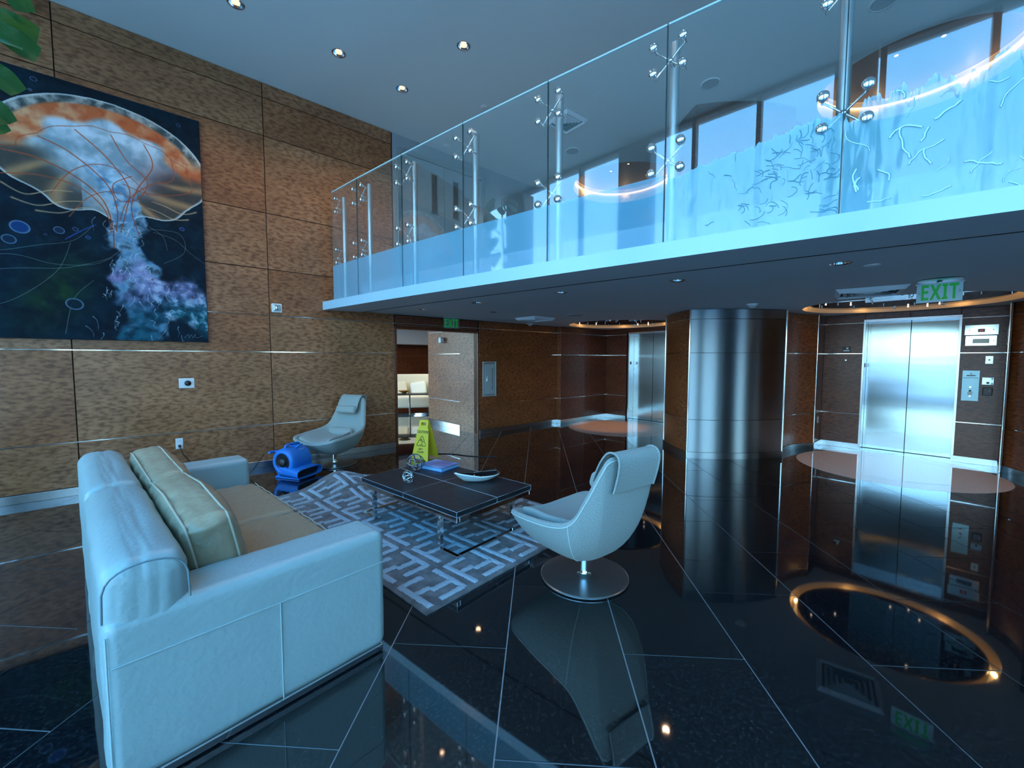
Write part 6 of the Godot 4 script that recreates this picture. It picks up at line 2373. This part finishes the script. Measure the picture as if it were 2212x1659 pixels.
func build_lounge() -> void:
	# room beyond the doorway
	var wp := structure("wall_passage")
	var zc := -4.95
	solid(wp, "jamb_panel", Vector3(-7.31, 0, zc - 0.1), Vector3(WX - 0.022, 2.75, zc), M.wood_b)
	solid(wp, "wall_core", Vector3(-8.63, 0, zc - 0.1), Vector3(-7.31, 2.75, zc - 0.022), M.reveal)
	for r in [[0.12, 0.62], [0.62, 1.645], [1.645, 2.14], [2.14, 2.75]]:
		veneer(wp, Vector3(-8.63, 0, zc), Vector3(-7.31, 0, zc), r[0], r[1], Vector3.BACK, M.wood_b, 0.003)
	for y in [0.62, 1.645, 2.14]:
		strip(wp, Vector3(-8.63, 0, zc), Vector3(-7.31, 0, zc), y, Vector3.BACK)
	solid(wp, "baseboard", Vector3(-8.63, 0, zc), Vector3(-7.31, 0.12, zc + 0.012), M.steel_bright, 0.002)
	solid(wp, "wall_core", Vector3(-8.66, 0, -9.3), Vector3(-8.60, 2.75, zc - 0.1), M.wood_b)
	var wf := structure("wall_far")
	for r in [[0.1, 0.70], [0.70, 1.633], [1.633, 2.05]]:
		veneer(wf, Vector3(-14.0, 0, -1.3), Vector3(-14.0, 0, -9.3), r[0], r[1], Vector3.RIGHT, M.wood_dark, 0.004)
	for y in [0.70, 1.633]:
		strip(wf, Vector3(-14.0, 0, -1.3), Vector3(-14.0, 0, -9.3), y, Vector3.RIGHT)
	solid(wf, "wall_core", Vector3(-14.3, 0, -9.4), Vector3(-14.02, 2.75, -1.1), M.white_paint)
	solid(wf, "bulkhead", Vector3(-14.02, 2.05, -9.3), Vector3(-13.4, 2.75, -1.3), M.white_paint)
	solid(wf, "end_wall", Vector3(-14.3, 0, -9.5), Vector3(-8.6, 2.75, -9.35), M.wood_dark)
	var cl := structure("ceiling_lounge")
	solid(cl, "plaster", Vector3(-14.3, 2.75, -9.5), Vector3(WX - 0.15, 2.9, -1.1), M.white_paint)
	# flat ceiling lights of the lounge
	for zz in [-3.6, -6.4]:
		var lp := thing("ceiling_panel_light", "square white ceiling light panel in the far lounge, " + ("nearer the doorway" if zz > -5 else "farther in"), "ceiling light", Vector3(-10.2, 2.75, zz), 0.0, "lounge ceiling lights")
		var lg := Geo.new()
		lg.box(Vector3(0, -0.012, 0), Vector3(0.66, 0.02, 0.66), 0.003)
		part(lp, "frame", lg, M.trim_white)
		lg = Geo.new()
		lg.box(Vector3(0, -0.024, 0), Vector3(0.60, 0.004, 0.60))
		part(lp, "light_diffuser", lg, glow("panel_light", lin(1.0, 0.92, 0.78), 1.6))
		var al := AreaLight3D.new()
		al.name = "panel_glow"
		add_child(al, true)
		al.position = Vector3(-10.2, 2.715, zz)
		al.rotation.x = -PI / 2
		al.area_size = Vector2(0.6, 0.6)
		al.light_color = lin(1.0, 0.90, 0.74)
		al.light_energy = 5.0
		al.shadow_enabled = true
	# settee
	var cream := mat("settee_cloth", lin(0.74, 0.70, 0.55), 0.8)
	var s := thing("settee", "cream high-backed settee seen through the doorway", "sofa", Vector3(-11.3, 0, -5.55), deg_to_rad(62))
	var g := Geo.new()
	g.soft(Vector3(0, 0.28, 0.05), Vector3(1.7, 0.34, 0.74), 0.05, 8)
	part(s, "seat", g, cream)
	g = Geo.new()
	g.soft(Vector3(0, 0.60, -0.38), Vector3(1.86, 0.94, 0.14), 0.05, 8)
	part(s, "backrest", g, cream)
	for e in [-1.0, 1.0]:
		g = Geo.new()
		g.soft(Vector3(e * 0.90, 0.58, -0.02), Vector3(0.12, 0.90, 0.80), 0.05, 8)
		part(s, "wing", g, cream)
	for e in [-1.0, 1.0]:
		for q in [-1.0, 1.0]:
			g = Geo.new()
			g.cyl(Vector3(e * 0.8, 0.06, q * 0.3), 0.025, 0.12, 10)
			part(s, "leg", g, M.black_metal)
	for e in [[0.52, "cream scatter cushion nearest the wing of the settee"], [-0.05, "cream scatter cushion in the middle of the settee"]]:
		var c := thing("scatter_cushion", e[1], "cushion", s.transform * Vector3(e[0], 0.64, -0.19), deg_to_rad(62), "cushions on the cream settee")
		g = Geo.new()
		g.soft(Vector3.ZERO, Vector3(0.46, 0.40, 0.16), 0.07, 10, null, Basis(Vector3.RIGHT, -0.25) * Basis(Vector3(0, 0, 1), 0.12))
		part(c, "pad", g, cream if e[0] < 0.3 else mat("cushion_white", lin(0.74, 0.80, 0.76), 0.8))
	# side table
	var t := thing("lounge_table", "dark topped table on thin chrome legs in the far lounge", "table", Vector3(-10.25, 0, -5.30), deg_to_rad(60))
	g = Geo.new()
	g.box(Vector3(0, 0.575, 0), Vector3(1.2, 0.03, 0.42), 0.003)
	part(t, "table_top", g, M.black_metal)
	for e in [-0.57, 0.0, 0.57]:
		for q in [-0.19, 0.19]:
			g = Geo.new()
			g.box(Vector3(e, 0.28, q), Vector3(0.022, 0.56, 0.022), 0.002)
			part(t, "leg", g, M.chrome)
	for q in [-0.19, 0.19]:
		g = Geo.new()
		g.box(Vector3(0, 0.011, q), Vector3(1.16, 0.022, 0.022), 0.002)
		part(t, "stretcher", g, M.chrome)
	var b := thing("wooden_bowl", "shallow golden bowl on the lounge table", "bowl", t.transform * Vector3(-0.15, 0.591, 0.0))
	g = Geo.new()
	g.lathe([Vector2(0, 0.0), Vector2(0.05, 0.0), Vector2(0.055, 0.02), Vector2(0.13, 0.06), Vector2(0.165, 0.085), Vector2(0.155, 0.086), Vector2(0.0, 0.045)], 32)
	part(b, "bowl_body", g, mat("bowl_gold", lin(0.42, 0.22, 0.06), 0.35))
	# white shell chair, mostly hidden
	var w := thing("shell_chair", "white shell chair partly hidden behind the passage wall", "chair", Vector3(-10.45, 0, -7.05), deg_to_rad(120))
	g = Geo.new()
	g.soft(Vector3(0, 0.40, 0), Vector3(0.6, 0.10, 0.56), 0.05, 8)
	part(w, "seat", g, M.white_plastic)
	g = Geo.new()
	g.soft(Vector3(0, 0.62, -0.26), Vector3(0.6, 0.44, 0.08), 0.04, 8, null, Basis(Vector3.RIGHT, -0.25))
	part(w, "backrest", g, M.white_plastic)
	g = Geo.new()
	g.cyl(Vector3(0, 0.18, 0), 0.03, 0.36, 12)
	part(w, "stem", g, M.chrome)
	g = Geo.new()
	g.cyl(Vector3(0, 0.008, 0), 0.26, 0.016, 32)
	part(w, "base_disc", g, M.chrome)


func _ready() -> void:
	set_camera_and_light()
	make_materials()
	build_floor()
	build_left_wall()
	build_lobby_walls()
	build_lift("door_1", LOBBY_R.x, "brushed steel lift doors at the right")
	build_lift("door_2", LOBBY_L.x, "brushed steel lift doors at the back left of the column")
	build_ceilings()
	build_facade()
	build_outdoors()
	build_lounge()
	build_railing()
	build_coves()
	build_ceiling_items()
	build_painting()
	build_sofa()
	build_rug()
	build_table()
	var ch := make_chair("pale cloth swivel chair seen from behind, right of the coffee table", Vector3(-1.79, 0, -2.26), deg_to_rad(-97))
	copy(ch, "pale cloth swivel chair facing us against the wood wall", Vector3(-6.17, 0, -1.98), deg_to_rad(27))
	build_blower()
	build_caution_sign()
	build_signs()
	build_wall_items()
	build_plant()
